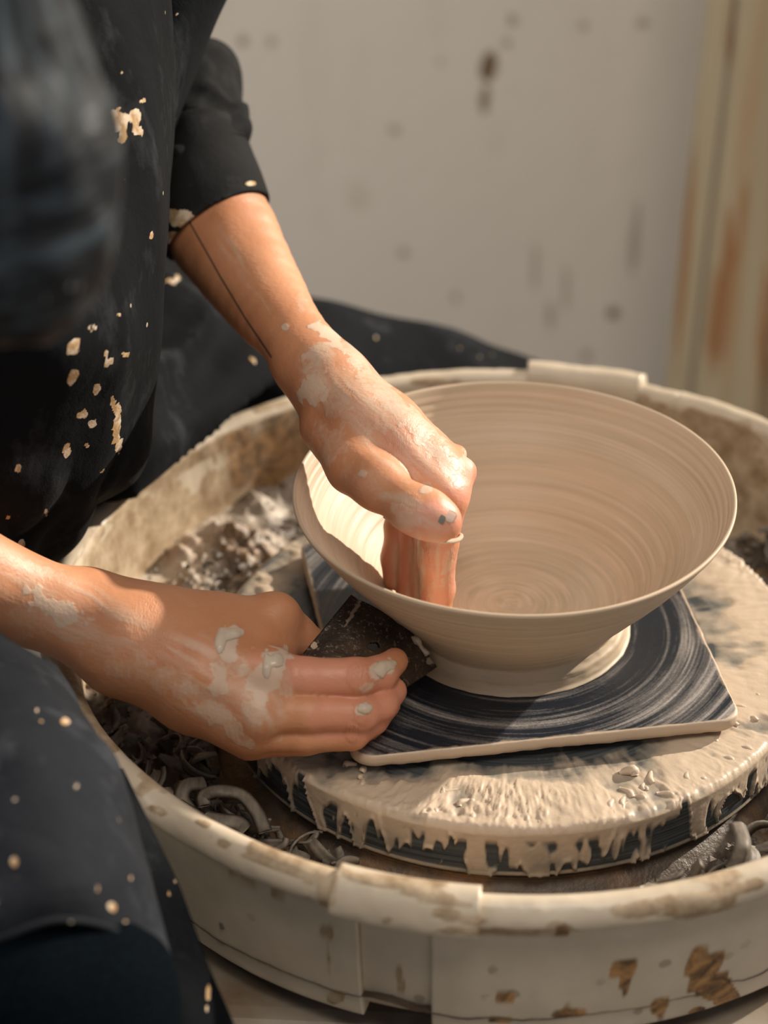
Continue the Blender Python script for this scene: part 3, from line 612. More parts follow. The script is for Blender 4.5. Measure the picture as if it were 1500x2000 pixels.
def bowldr(T, R, Z, K):
    s = sarc[K]; inn = K >= no; ph = s + T / (2 * math.pi) * np.where(inn, 0.0042, 0.0018)
    w_ = noise(np.stack([ph * 330, 0 * ph, np.where(inn, 3.0, 9.0)], -1), 1.0, 81) * np.where(inn, 0.00034, 0.00014) + noise(np.stack([ph * 900, 0 * ph, np.where(inn, 5.0, 1.0)], -1), 1.0, 83) * np.where(inn, 0.00016, 0.00012)
    near = sst(0.0, 0.03, sarc[no] - s + 0.0 * s) if False else 1.0
    fl = sst(0.058, 0.045, R) * inn; w_ = w_ * (1 - 0.6 * fl) + fl * 0.00010 * np.sin((R + T / (2 * math.pi) * 0.006) * 2 * math.pi / 0.006) * sst(0.0, 0.006, R)
    rimf = 1 - np.exp(-((K - no) / 6.0) ** 2)
    nx = np.where(inn, -0.8, 0.8); nz = np.where(inn & (R < 0.058), 1.0, np.where(inn, 0.5, -0.5)); nx = np.where(inn & (R < 0.058), 0.0, nx)
    wob = 0.0006 * np.sin(T * 2 + 0.7) * sst(0.03, 0.1, Z)
    return (w_ * nx) * rimf + wob, (w_ * nz) * rimf + 0.0006 * np.sin(T * 3 + 1) * sst(0.05, 0.1, Z)
V, F = revolve(bp, 420, dr=bowldr); o = mk('bowl_wall', V, F[:, ::-1].copy() if True else F, M_bowl, bowl)
bb = spl(np.array([(0.0625, 0.0250), (0.0640, 0.0225), (0.0655, 0.0205), (0.0662, 0.0175), (0.0672, 0.0148), (0.0685, 0.01295), (0.060, 0.01292), (0.02, 0.01292)]), 40)
V, F = revolve(bb, 300, dr=lambda T, R, Z, K: (fbm(np.stack([np.cos(T) * 8, np.sin(T) * 8, Z * 300], -1), 1, 3, 91) * 0.0006, 0)); mk('clay_base', V, F[:, ::-1].copy(), M_bowl, bowl, label='paler raw ring of clay left at the foot of the bowl')

# ------------------------------------------------------------------ steel rib tool in the lower hand
rib = empty('throwing_rib', tuple(P(725, 1255, 1.305)), 'small dark speckled curved scraper pressed between fingers and bowl', 'pottery tool')
TA, TBk, TC, TD = P(692, 1160, 1.308), P(592, 1278, 1.284), P(788, 1348, 1.300), P(853, 1303, 1.329)
nu, nv = 50, 60; u = np.linspace(0, 1, nu)[:, None, None]; v = np.linspace(0, 1, nv)[None, :, None]
A = (1 - u) * ((1 - v) * TA + v * TD) + u * ((1 - v) * TBk + v * TC); N = normals(A); N = N if (N[25, 30] @ (CC - A[25, 30])) > 0 else -N
A = A + N * (0.0075 * np.sin(np.pi * np.clip(v * 1.0, 0, 1)) * 1.0 - 0.0035 * np.exp(-((v) / 0.10) ** 2)) + (0.0006 * fbm(A, 90, 3, 4))[..., None]
N = normals(A); N = N if (N[25, 30] @ (CC - A[25, 30])) > 0 else -N
uu, vv = np.meshgrid(np.linspace(0, 1, nu), np.linspace(0, 1, nv), indexing='ij')
hole = np.hypot((uu - 0.56) * 0.043, (vv - 0.44) * 0.066)
B = A - N * 0.0026; f = grid_faces(nu, nv); k = nu * nv
hc = hole.ravel()[f].mean(1) < 0.0036; f = f[~hc]
ed = {}
for q in f:
    for a_, b_ in zip(q, np.roll(q, -1)):
        ed[(int(a_), int(b_))] = 1
be = [(a_, b_) for (a_, b_) in ed if (b_, a_) not in ed]
o = mk('blade', np.concatenate([A.reshape(-1, 3), B.reshape(-1, 3)]), np.concatenate([f, f[:, ::-1] + k, np.array([(b_, a_, a_ + k, b_ + k) for a_, b_ in be])]), M_tool, rib)
attr(o, 'clay', blobs(o, [(613, 1260, 7, 9, 20, 1), (700, 1168, 10, 7, 30, .6), (843, 1290, 8, 12, 60, .9), (812, 1252, 14, 5, 40, .9), (690, 1195, 6, 40, 30, .45)], 0.6, 300))  # long thin patch paints the highlight on the bent edge; others are clay
v_, f_ = tube([P(800, 1243, 1.318), P(815, 1250, 1.316), P(822, 1262, 1.318), P(835, 1278, 1.320)], [0.0012, 0.002, 0.0012, 0.0018], 8, 14); mk('clay_curl', v_ + fbm(v_, 500, 2)[:, None] * 0.0006, f_, M_wetclay, rib)

# ------------------------------------------------------------------ the person
person = empty('person', (ORG[0], ORG[1], -ZO), 'person in black clay-spattered apron and rolled black sleeves shaping the bowl with both hands', 'person')
def C(*l): return [(P(a, b, c), r) for a, b, c, r in l]
def fused(X, chains, k=0.0007):
    d = None
    for c_ in chains:
        q = chain(X, c_, 0.003); d = q if d is None else smin(d, q, k)
    return d
# left hand and forearm, fingers down inside the bowl
Lf = [C((345, 235, 1.50, .0315), (385, 360, 1.457, .0315), (427, 443, 1.43, .0325), (500, 560, 1.395, .0262), (566, 650, 1.36, .0202), (640, 736, 1.335, .0160))]
Lm = [C((655, 790, 1.318, .014), (768, 885, 1.300, .0125), (870, 972, 1.290, .0118)), C((652, 765, 1.328, .014), (770, 850, 1.312, .0118), (882, 930, 1.304, .0098)),
      C((648, 755, 1.34, .0135), (760, 830, 1.325, .0112), (868, 900, 1.320, .0075)), C((642, 755, 1.35, .0125), (740, 820, 1.342, .012), (826, 882, 1.336, .010))]
Lt = C((636, 838, 1.318, .0125), (692, 907, 1.295, .0142), (738, 944, 1.280, .0128), (806, 995, 1.264, .0106), (840, 1008, 1.260, .0108), (862, 1019, 1.261, .0100))
Lfi = [C((870, 972, 1.290, .0118), (856, 1060, 1.308, .0106), (853, 1090, 1.314, .0100), (853, 1150, 1.332, .0097), (851, 1200, 1.344, .0088)),
       C((886, 930, 1.303, .0104), (842, 1050, 1.330, .0092), (829, 1130, 1.345, .0086), (824, 1178, 1.352, .0080)),
       C((872, 900, 1.320, .0080), (809, 1040, 1.342, .0086), (803, 1120, 1.350, .0080), (799, 1162, 1.353, .0076)),
       C((826, 882, 1.336, .010), (777, 1030, 1.349, .0078), (771, 1090, 1.354, .0072), (771, 1130, 1.356, .0066))]
Ltend = [C((690, 790, 1.302, .0030), (800, 890, 1.283, .0026), (868, 955, 1.279, .0030)), C((700, 765, 1.308, .0030), (800, 855, 1.294, .0024), (885, 920, 1.292, .0030)), C((700, 745, 1.318, .0025), (800, 828, 1.306, .0022), (880, 892, 1.308, .0028))]
def skinL(X):
    d = chain(X, Lf[0], 0.0008)
    pm_ = None
    for c_ in Lm:
        q = chain(X, c_, 0.01); pm_ = q if pm_ is None else smin(pm_, q, 0.020)
    pm_ = smin(pm_, cone(X, P(700, 815, 1.306), P(840, 915, 1.300), .0165, .0135), 0.012); pm_ = smin(pm_, cone(X, P(720, 880, 1.305), P(790, 930, 1.300), .016, .013), 0.012)
    d = smin(d, pm_, 0.022)
    d = smin(d, cone(X, P(622, 845, 1.325), P(655, 870, 1.32), .007, .010), 0.016)
    d = smin(d, chain(X, Lt, 0.010), 0.006)
    for c_ in Ltend: d = smin(d, chain(X, [(p + (p - CC) * 0.0022, r) for p, r in c_], 0.004), 0.008)
    fd = fused(X, Lfi); d = smin(d, fd, 0.0022)
    d = smin(d, np.linalg.norm(X - P(901, 922, 1.306), axis=1) - 0.0084, 0.0022); d = smin(d, np.linalg.norm(X - P(893, 888, 1.318), axis=1) - 0.0056, 0.002)
    d = smin(d, np.linalg.norm(X - P(585, 700, 1.345), axis=1) - 0.013, 0.014)          # wrist bone
    d = d + 0.0006 * noise(X, 70, 2) + 0.0006 * np.sin((X @ np.array([0.62, -0.2, -0.75])) * 900) * np.exp(-((np.linalg.norm(X - P(856, 1062, 1.30), axis=1)) / 0.010) ** 2) * 0.3
    return d
def dense(c_, n=22):
    p = spl(np.array([q[0] for q in c_]), n); r = spl(np.array([[q[1]] for q in c_]), n)[:, 0]; return [(p[i], r[i]) for i in range(n)]
Lf = [dense(Lf[0])]
# right hand and forearm, holding the rib
Rf = C((-420, 1000, 1.215, .040), (-120, 1105, 1.245, .030), (0, 1152, 1.262, .0250), (120, 1197, 1.272, .0232), (215, 1232, 1.277, .0236))
Rf = dense(Rf)
Rm = [C((270, 1245, 1.268, .0165), (400, 1282, 1.262, .0135), (530, 1318, 1.262, .0132)), C((270, 1270, 1.268, .0165), (390, 1332, 1.259, .0130), (510, 1390, 1.258, .0122)),
      C((265, 1285, 1.272, .0150), (370, 1360, 1.268, .0118), (482, 1430, 1.266, .0105)), C((255, 1282, 1.282, .0145), (370, 1368, 1.282, .0115), (487, 1446, 1.282, .0085))]
Rt = C((290, 1208, 1.285, .0165), (420, 1212, 1.288, .0135), (535, 1212, 1.292, .0122), (572, 1240, 1.300, .0108), (612, 1276, 1.309, .0104), (655, 1310, 1.316, .0090))
Rfi = [C((530, 1320, 1.262, .0132), (600, 1323, 1.260, .0104), (695, 1323, 1.262, .0102), (742, 1316, 1.272, .0092), (770, 1292, 1.284, .0072)),
       C((510, 1390, 1.258, .0122), (600, 1394, 1.256, .0093), (705, 1393, 1.262, .0092), (745, 1376, 1.272, .0084), (768, 1350, 1.284, .0074)),
       C((482, 1430, 1.266, .0105), (590, 1437, 1.264, .0086), (688, 1432, 1.270, .0086), (730, 1405, 1.280, .0078), (757, 1376, 1.290, .0070)),
       C((487, 1448, 1.282, .0088), (600, 1446, 1.278, .0078), (668, 1438, 1.282, .0076), (716, 1420, 1.289, .0068), (746, 1396, 1.296, .0060))]
Rtend = [C((330, 1245, 1.247, .0026), (430, 1275, 1.245, .0024), (520, 1308, 1.247, .003)), C((330, 1280, 1.245, .0026), (420, 1335, 1.241, .0024), (500, 1380, 1.244, .003)), C((330, 1310, 1.248, .0024), (400, 1370, 1.250, .0024), (475, 1420, 1.253, .003))]
def skinR(X):
    d = chain(X, Rf, 0.0008); pm_ = None
    for c_ in Rm:
        q = chain(X, c_, 0.01); pm_ = q if pm_ is None else smin(pm_, q, 0.020)
    pm_ = smin(pm_, cone(X, P(380, 1300, 1.285), P(470, 1350, 1.288), .017, .015), 0.012)
    d = smin(d, pm_, 0.024); d = smin(d, chain(X, Rt, 0.008), 0.016)
    d = smin(d, cone(X, P(500, 1262, 1.285), P(540, 1280, 1.285), .010, .008), 0.012); d = smin(d, cone(X, P(330, 1235, 1.275), P(490, 1258, 1.279), .0165, .0125), 0.02)
    d = smin(d, np.linalg.norm(X - P(541, 1205, 1.288), axis=1) - 0.0122, 0.006)
    for c_ in Rtend: d = smin(d, chain(X, [(p + (p - CC) * 0.0036, r) for p, r in c_], 0.004), 0.008)
    d = smin(d, np.linalg.norm(X - P(527, 1312, 1.256), axis=1) - 0.0105, 0.008); d = smin(d, np.linalg.norm(X - P(505, 1392, 1.252), axis=1) - 0.0095, 0.008)
    d = smin(d, fused(X, Rfi), 0.003)
    d = smin(d, np.linalg.norm(X - P(180, 1165, 1.285), axis=1) - 0.012, 0.02)
    return d + 0.0006 * noise(X, 70, 2)
def bounds(ch, pad):
    a = np.array([p for c_ in ch for p, r in c_]); return a.min(0) - pad, a.max(0) + pad
HF = 0.00125
lo, hi = bounds([Lf[0], Lt] + Lfi + Lm, 0.045); hi[1] = min(hi[1], 0.31)
VL, FL = surf(skinL, lo, hi, HF)
lo, hi = bounds([Rf, Rt] + Rfi + Rm, 0.045)
VR, FR = surf(skinR, lo, hi, HF)
# the rest of the body, hidden by the clothes, coarser
SHL, SHR = np.array([-0.37, 0.17, 0.45]), np.array([-0.42, -0.17, 0.44]); ELL, ELR = P(345, 235, 1.50), P(-420, 1000, 1.215)
HEAD = np.array([-0.315, -0.285, 0.545]); hx = np.array([0.62, 0.10, -0.78]); hx /= np.linalg.norm(hx)        # hx: where the face looks
hz = np.array([0.55, -0.35, 0.60]); hz -= hx * (hz @ hx); hz /= np.linalg.norm(hz); hy = np.cross(hz, hx); HR = np.stack([hx, hy, hz], 1)
def hp(a, b, c): return HEAD + HR @ np.array([a, b, c])
KN_F, KN_N = P(1010, 865, 1.75), np.array([-0.215, -0.335, 0.020])
def core(X):
    d = cone(X, (-0.58, 0, 0.04), (-0.43, 0, 0.34), .125, .115); d = smin(d, cone(X, SHL, SHR, .052, .052), 0.06)
    d = smin(d, chain(X, [(np.array([-0.40, -0.02, 0.45]), .055), (np.array([-0.365, -0.15, 0.51]), .050), (hp(-0.03, 0, -0.06), .055)], 0.02), 0.04)
    hd = ell(X, hp(-0.012, 0, 0.02), (0.098, 0.078, 0.105), HR); hd = smin(hd, ell(X, hp(0.045, 0, -0.055), (0.045, 0.052, 0.058), HR), 0.04)
    hd = smin(hd, cone(X, hp(0.090, 0, 0.005), hp(0.108, 0, -0.028), .006, .011), 0.012)
    for s_ in (-1, 1):
        hd = smax(hd, -(np.linalg.norm(X - hp(0.098, 0.031 * s_, 0.008), axis=1) - 0.014), 0.012); hd = smin(hd, np.linalg.norm(X - hp(0.077, 0.031 * s_, 0.006), axis=1) - 0.012, 0.002)
        hd = smin(hd, ell(X, hp(-0.01, 0.080 * s_, -0.005), (0.018, 0.008, 0.030), HR), 0.006)
    hd = smin(hd, cone(X, hp(0.088, -0.018, -0.062), hp(0.088, 0.018, -0.062), .006, .006), 0.004); hd = smin(hd, cone(X, hp(0.085, -0.014, -0.073), hp(0.085, 0.014, -0.073), .007, .007), 0.004)
    d = smin(d, hd, 0.03)
    d = smin(d, cone(X, SHL, ELL, .040, .029), 0.03); d = smin(d, cone(X, SHR, ELR, .048, .041), 0.03)
    d = smin(d, chain(X, [(np.array([-0.56, 0.09, 0.02]), .088), (KN_F, .055), (np.array([0.02, 0.44, -0.44]), .04), (np.array([0.02, 0.44, -ZO + 0.05]), .038), (np.array([0.16, 0.46, -ZO + 0.028]), .028)], 0.02), 0.04)
    d = smin(d, chain(X, [(np.array([-0.56, -0.09, 0.02]), .088), (KN_N, .058), (np.array([-0.22, -0.40, -0.42]), .04), (np.array([-0.22, -0.40, -ZO + 0.05]), .038), (np.array([-0.08, -0.43, -ZO + 0.028]), .028)], 0.02), 0.04)
    return d
VC, FC = surf(core, (-0.74, -0.52, -ZO), (0.24, 0.54, 0.74), 0.0065)
Vb_, Fb_ = join([(relax(VL, FL, 2), FL), (relax(VR, FR, 2), FR), (relax(VC, FC, 1), FC)])
body = mk('body', Vb_, Fb_, M_skin, person)
hand_clay = [(640, 655, 50, 22, 35, .95), (690, 690, 60, 22, 45, .7), (620, 700, 34, 50, 10, .7), (610, 765, 34, 34, 0, .8), (660, 800, 40, 60, -20, .55), (740, 760, 80, 30, 45, .7), (810, 830, 90, 30, 42, .75), (860, 890, 60, 22, 45, .8), (640, 860, 45, 55, 0, .5), (700, 930, 60, 30, 35, .4),
             (720, 800, 80, 60, 42, .48), (820, 900, 70, 45, 42, .42), (905, 925, 22, 40, 0, .6), (915, 900, 16, 22, 0, .8), (833, 955, 16, 12, 0, .8), (705, 925, 12, 10, 0, .8), (790, 1000, 40, 25, 20, .55), (858, 1020, 30, 30, 0, .4), (588, 590, 14, 26, 0, .45), (557, 638, 8, 8, 0, .95), (870, 1110, 12, 40, 10, .65), (818, 1110, 10, 80, 0, .75), (845, 1150, 14, 30, 20, .5), (772, 1090, 8, 60, 0, .5), (490, 560, 10, 60, -40, .3), (755, 1050, 10, 30, 0, .4),
             (110, 1190, 75, 28, 28, .85), (60, 1110, 90, 22, 15, .5), (60, 1200, 60, 50, 20, .45), (250, 1300, 120, 40, 22, .45), (330, 1330, 110, 40, 30, .5), (430, 1400, 110, 26, 40, .7), (440, 1260, 28, 40, 10, .95), (425, 1330, 24, 50, 5, .8), (510, 1330, 46, 56, 0, .8), (540, 1290, 30, 30, 0, 1), (500, 1390, 40, 34, 0, .75), (560, 1350, 20, 14, 0, .6), (470, 1330, 60, 70, 0, .55), (750, 1305, 30, 20, -25, 1), (712, 1385, 16, 14, 0, 1), (700, 1278, 40, 6, 0, .8), (715, 1345, 20, 12, -30, .7), (400, 1210, 60, 30, 10, .3), (520, 1440, 40, 20, 10, .4)]
attr(body, 'clay', blobs(body, hand_clay, 0.8, 190, 14))
attr(body, 'red', blobs(body, [(910, 940, 50, 60, 0, .8), (860, 1010, 60, 40, 0, .8), (855, 1120, 60, 90, 0, .7), (790, 1100, 60, 90, 0, .8), (600, 1310, 60, 50, 0, .6), (690, 1320, 110, 60, 0, .55), (690, 1400, 110, 60, 0, .5), (530, 1300, 50, 40, 0, .4), (750, 1380, 60, 60, 0, .6), (820, 880, 90, 60, 40, .35)], 0.3, 60))
attr(body, 'joint', blobs(body, [(700, 1322, 26, 36, 0, 1), (705, 1393, 22, 30, 0, 1), (690, 1432, 20, 22, 0, 1), (853, 1085, 40, 20, 0, .6), (790, 850, 30, 60, 40, .3), (300, 1230, 60, 90, 0, .4), (800, 985, 26, 30, 0, .5)], 0.1, 60))
Xb = wv(body); xb, yb, db = proj(Xb)
def streaks(cx, cy, rx, ry, ang_, lx, ly, seed):
    a = math.radians(ang_); u_ = (xb - cx) * math.cos(a) + (yb - cy) * math.sin(a); v_ = -(xb - cx) * math.sin(a) + (yb - cy) * math.cos(a)
    reg = sst(1.05, 0.55, np.hypot(u_ / rx, v_ / ry)); Q = np.stack([u_ / lx, v_ / ly + 0.8 * noise(np.stack([u_ / 60, v_ / 60, 0 * u_], -1), 1, seed), db * 20], -1)
    return reg * np.clip(0.42 + 1.0 * fbm(Q, 1.0, 4, seed), 0, 1)
attr(body, 'film', np.maximum.reduce([streaks(775, 840, 210, 85, 46, 90, 9, 3), streaks(640, 740, 90, 70, 60, 50, 12, 4), streaks(800, 1000, 90, 50, 15, 40, 12, 5), streaks(820, 1110, 90, 100, 90, 60, 9, 6),
    0.7 * streaks(420, 1340, 170, 110, 32, 80, 10, 7), 0.75 * streaks(150, 1200, 220, 80, 24, 90, 10, 8), 0.8 * streaks(500, 1360, 90, 110, 70, 50, 11, 9), 0.6 * streaks(480, 540, 120, 40, 58, 60, 10, 10)]))
# raised wet clay lying on the skin, following it
def lump(fn, bl, c, r, t=0.0018, seed=5, hh=0.0010):
    def f_(X):
        x, y, d = proj(X); n = fbm(X, 190, 2, seed); reg = None
        for b in bl:
            a = math.radians(b[4]); dx = x - b[0]; dy = y - b[1]; q = 1 - np.hypot((dx * math.cos(a) + dy * math.sin(a)) / b[2], (-dx * math.sin(a) + dy * math.cos(a)) / b[3]); reg = q if reg is None else np.maximum(reg, q)
        reg = reg + n * 0.45; th_ = t * np.sqrt(np.clip(reg, 0, 1)) * (1 + 0.6 * n)
        return np.maximum(np.maximum(fn(X) - th_, -(fn(X) + 0.001)), -reg * 0.004)
    V_, F_ = surf(f_, np.asarray(c) - r, np.asarray(c) + r, hh); V_ = relax(V_, F_, 1)
    if len(V_): mk('clay_smear', V_, F_, M_wetclay, body)
lump(skinR, [(455, 1238, 26, 12, -15, 1), (432, 1252, 12, 30, 10, 1)], P(445, 1248, 1.25), 0.014, 0.0019)
lump(skinR, [(540, 1288, 17, 16, 0, 1), (522, 1300, 10, 30, 0, 1)], P(535, 1298, 1.25), 0.014, 0.0017)
lump(skinR, [(748, 1307, 26, 16, -28, 1)], P(748, 1307, 1.268), 0.011, 0.0024)
lump(skinR, [(712, 1385, 15, 13, 0, 1)], P(712, 1385, 1.255), 0.009, 0.0024)
lump(skinL, [(833, 955, 12, 9, 20, 1)], P(833, 955, 1.28), 0.008, 0.0020)
v_, f_ = tube([P(750, 1010, 1.283), P(785, 1030, 1.268), P(826, 1049, 1.259), P(866, 1057, 1.262), (P(892, 1055, 1.280)), P(901, 1047, 1.298), P(893, 1040, 1.306)], [0.0006, 0.0009, 0.0011, 0.0013, 0.0014, 0.0013, 0.0008], 8, 50)
mk('clay_smear', v_, f_, M_wetclay, body)
# nails
def nail(c, t, up, l, wd, mat=M_nail, name='nail'):
    t = t / np.linalg.norm(t); up = up - t * (up @ t); up /= np.linalg.norm(up); s_ = np.cross(t, up)
    g = []
    for i in np.linspace(-1, 1, 13):
        for j in np.linspace(-1, 1, 13):
            x_ = i * l * (1 if True else 1); q = j * math.sqrt(max(1 - abs(i) ** 3.5 * 0.75, 0.05)); g.append(c + t * x_ + s_ * q * wd * 0.95 + up * (0.0012 - (q * wd) ** 2 / (2 * 0.0095)))
    g = np.array(g); n = 169; V_ = np.concatenate([g, g - up * 0.0010]); f = grid_faces(13, 13)
    e = [(i * 13, (i + 1) * 13) for i in range(12)] + [((i + 1) * 13 + 12, i * 13 + 12) for i in range(12)] + [(j + 1, j) for j in range(12)] + [(156 + j, 157 + j) for j in range(12)]
    return mk(name, V_, np.concatenate([f[:, ::-1], f + n, np.array([(a, b, b + n, a + n) for a, b in e])]), mat, body)
def on_skin(fn, px, py, d0):
    d = np.linspace(d0 - 0.03, d0 + 0.03, 200); X = np.array([P(px, py, q) for q in d]); f = fn(X); i = np.argmax(f < 0); return X[i]
def grad(fn, c):
    e = 0.0008; return np.array([fn(np.array([c + np.eye(3)[i] * e]))[0] - fn(np.array([c - np.eye(3)[i] * e]))[0] for i in range(3)]) / (2 * e)
c = on_skin(skinL, 877, 1008, 1.25); nail(c - grad(skinL, c) * 0.0003, Lt[-1][0] - Lt[-3][0], grad(skinL, c), 0.0040, 0.0034)
c = on_skin(skinL, 862, 1014, 1.25); nail(c - grad(skinL, c) * 0.0006, Lt[-1][0] - Lt[-3][0], grad(skinL, c), 0.0024, 0.0022, M_nailclay, 'dark_nail_spot')

# hair: a dark mass with a hanging tail, and strands lying on it
HM = [(hp(-0.02, 0, 0.02), .112), (P(-360, -60, .90), .080), (P(-75, 180, .92), .0400), (P(-30, 330, .925), .0430), (P(0, 475, .93), .0400)]
def hairf(X):
    d = ell(X, hp(-0.028, 0, 0.022), (0.106, 0.098, 0.118), HR); d = smin(d, chain(X, HM[1:], 0.03), 0.05)
    d = smin(d, cone(X, hp(-0.08, 0, -0.02), HM[1][0], .06, .08), 0.05)
    face = cone(X, hp(0.10, 0, -0.01), hp(0.07, 0, -0.09), .058, .05)
    return smax(d + 0.0022 * noise(X * np.array([1, 1, 0.35]), 120, 4) + 0.0035 * noise(X * np.array([1.6, 1.6, 0.5]), 34, 6), -face, 0.02)
V_, F_ = surf(hairf, (-0.50, -0.47, 0.30), (-0.04, -0.10, 0.72), 0.0035); V_ = relax(V_, F_, 2); hair = mk('hair', V_, F_, M_hair, person)
SV = []; SF = []; so = 0; rng = np.random.RandomState(3)
tailc = HM[1:]
for s_ in range(170):
    # strands wind down the tail and curl round its lower end
    a0 = rng.uniform(0, 2 * math.pi); tw = rng.uniform(-0.8, 1.4); t0 = rng.uniform(0, 0.35); t1 = rng.uniform(0.7, 1.12); pts = []
    ce = np.array([p for p, r in tailc]); cr_ = np.array([r for p, r in tailc])
    for t_ in np.linspace(t0, t1, 14):
        q = min(t_, 1.0) * 3; i = min(int(q), 2); f0 = q - i; c0 = ce[i] * (1 - f0) + ce[i + 1] * f0; r0 = cr_[i] * (1 - f0) + cr_[i + 1] * f0
        ax_ = ce[i + 1] - ce[i]; ax_ /= np.linalg.norm(ax_); u_ = np.cross(ax_, [0, 0, 1.0]); u_ /= np.linalg.norm(u_); w2 = np.cross(ax_, u_)
        over = max(0, t_ - 1.0) * 6; rr2 = (r0 + 0.0015) * math.cos(min(over, 1.2)); c0 = c0 + ax_ * r0 * math.sin(min(over, 1.2)); an = a0 + tw * t_ * t_
        pts.append(c0 + rr2 * (math.cos(an) * u_ + math.sin(an) * w2))
    v_, f_ = tube(pts, np.concatenate([np.linspace(0.0010, 0.0030, 7), np.linspace(0.0030, 0.0008, 7)]) * rng.uniform(0.6, 1.3), 6, 30); SV.append(v_); SF += [tuple(i + so for i in q) for q in f_]; so += len(v_)
mk('hair_strands', np.concatenate(SV), SF, m_strands(), hair, kind='stuff')

# shirt: body and both sleeves
def foldy(X, sc, a, seed, st=(1, 1, 1)): 
    n = noise(X * np.array(st), sc, seed); return a * (1 - np.abs(n) * 2.2)
def shirtf(X):
    d = cone(X, (-0.58, 0, 0.06), (-0.43, 0.0, 0.36), .142, .132); d = smin(d, cone(X, SHL, SHR, .068, .068), 0.06); d = smin(d, cone(X, SHR, ELR, .062, .056), 0.04)
    hole = np.linalg.norm(X - np.array([-0.37, -0.13, 0.53]), axis=1) - 0.062
    return smax(d - foldy(X, 22, 0.004, 5, (1, 1, .4)), -hole, 0.01)
V_, F_ = surf(shirtf, (-0.76, -0.36, -0.12), (-0.18, 0.28, 0.60), 0.0065); shirt = mk('shirt', relax(V_, F_, 2), F_, M_shirt, person); attr(shirt, 'spl', np.zeros(len(V_)))
C0, C1 = P(374, 289, 1.462), P(452, 520, 1.412); axs = (C1 - C0) / np.linalg.norm(C1 - C0)
CP = P(522, 386, 1.432); CN = np.cross(P(326, 505, 1.428) - CP, P(425, 394, 1.394) - CP); CN /= np.linalg.norm(CN); CN = CN if CN @ axs > 0 else -CN
def sleevef(X):
    d = cone(X, P(366, 235, 1.480), P(374, 296, 1.462), .0310, .0318)
    d = smin(d, ell(X, P(420, 146, 1.495), (0.014, 0.022, 0.018)), 0.014)
    d = smin(d, cone(X, P(390, 232, 1.47), P(425, 236, 1.468), .024, .0155), 0.012); d = smin(d, cone(X, SHL, P(325, 190, 1.50), .052, .028), 0.03)
    for f0 in (cone(X, P(335, 290, 1.425), P(422, 120, 1.455), .0016, .0030), cone(X, P(405, 165, 1.448), P(468, 205, 1.46), .003, .002), cone(X, P(345, 300, 1.42), P(474, 250, 1.45), .004, .004)): d = smin(d, f0, 0.012)
    g1 = cone(X, P(365, 255, 1.430), P(440, 195, 1.440), .006, .007); g2 = cone(X, P(436, 140, 1.455), P(458, 180, 1.460), .006, .006); g3 = cone(X, P(350, 225, 1.422), P(400, 130, 1.446), .006, .006); g4 = cone(X, P(400, 235, 1.430), P(462, 222, 1.440), .002, .003)
    for g in (g1, g2, g3, g4): d = smax(d, -g, 0.009)
    return d - foldy(X, 27, 0.0026, 9, (1, 1, .8))
def cuffF(X):
    d = cone(X, C0, C1, .0338, .0356) - 0.0010 * noise(X, 45, 3); d = np.maximum(d, (X - CP) @ CN); d = np.maximum(d, -((X - C0) @ axs))
    return np.maximum(d, -(cone(X, C0, C1, .0338 - .0030, .0356 - .0030)))
V_, F_ = surf(sleevef, (-0.46, 0.08, 0.13), (-0.12, 0.36, 0.53), 0.0028); V_ = relax(V_, F_, 2)
slv = mk('sleeve', V_, F_, M_shirt, shirt); attr(slv, 'spl', np.zeros(len(V_)))
V_, F_ = surf(cuffF, P(404, 370, 1.446) - 0.075, P(404, 370, 1.446) + 0.075, 0.0011); V_ = relax(V_, F_, 1)
cuf = mk('cuff', V_, F_, M_shirt, shirt); attr(cuf, 'spl', blobs(cuf, [(352, 425, 34, 20, 10, 1), (345, 470, 22, 18, 30, .9), (385, 430, 14, 8, 20, .8), (490, 358, 12, 6, 0, .7)], 0.6, 150))
tp = [P(335, 312, 1.420), P(370, 290, 1.421), P(405, 272, 1.424), P(440, 262, 1.430), P(470, 262, 1.440), P(482, 266, 1.452)]
v_, f_ = tube(tp, 0.0009, 8, 40); o = mk('cuff_seam', v_, f_, M_shirt, shirt); attr(o, 'spl', np.zeros(len(v_)))

# trousers under the apron
def trouf(X):
    d = cone(X, (-0.58, -0.09, 0.0), (-0.58, 0.09, 0.0), .118, .118)
    for h_, kn, an in (((-0.56, 0.09, 0.02), KN_F, (0.02, 0.44, -0.43)), ((-0.56, -0.09, 0.02), KN_N, (-0.20, -0.385, -0.43))):
        d = smin(d, chain(X, [(np.array(h_), .098 if kn is KN_N else .07), (kn, .066 if kn is KN_N else .042), (np.array(an), .056 if kn is KN_N else .045)], 0.02), 0.05)
    return d - foldy(X, 18, 0.003, 15)
V_, F_ = surf(trouf, (-0.74, -0.50, -0.50), (0.12, 0.54, 0.15), 0.005); trousers = mk('trousers', relax(V_, F_, 2), F_, M_denim, person)
for nm, a_, b_ in (('shoe', (0.0, 0.44, -ZO + 0.035), (0.16, 0.46, -ZO + 0.034)), ('shoe', (-0.24, -0.40, -ZO + 0.035), (-0.08, -0.43, -ZO + 0.034))):
    V_, F_ = surf(lambda X: smin(smax(cone(X, a_, b_, .046, .042), -(X[:, 2] + ZO - 0.004), 0.01), cone(X, a_, np.array(a_) + [0, 0, 0.05], .046, .05), 0.02), np.minimum(a_, b_) - 0.08, np.maximum(a_, b_) + 0.12, 0.005)
    V_[:, 2] = np.maximum(V_[:, 2], -ZO + 0.001); mk(nm, relax(V_, F_, 1), F_, bpy.data.materials['dark_steel'], person)

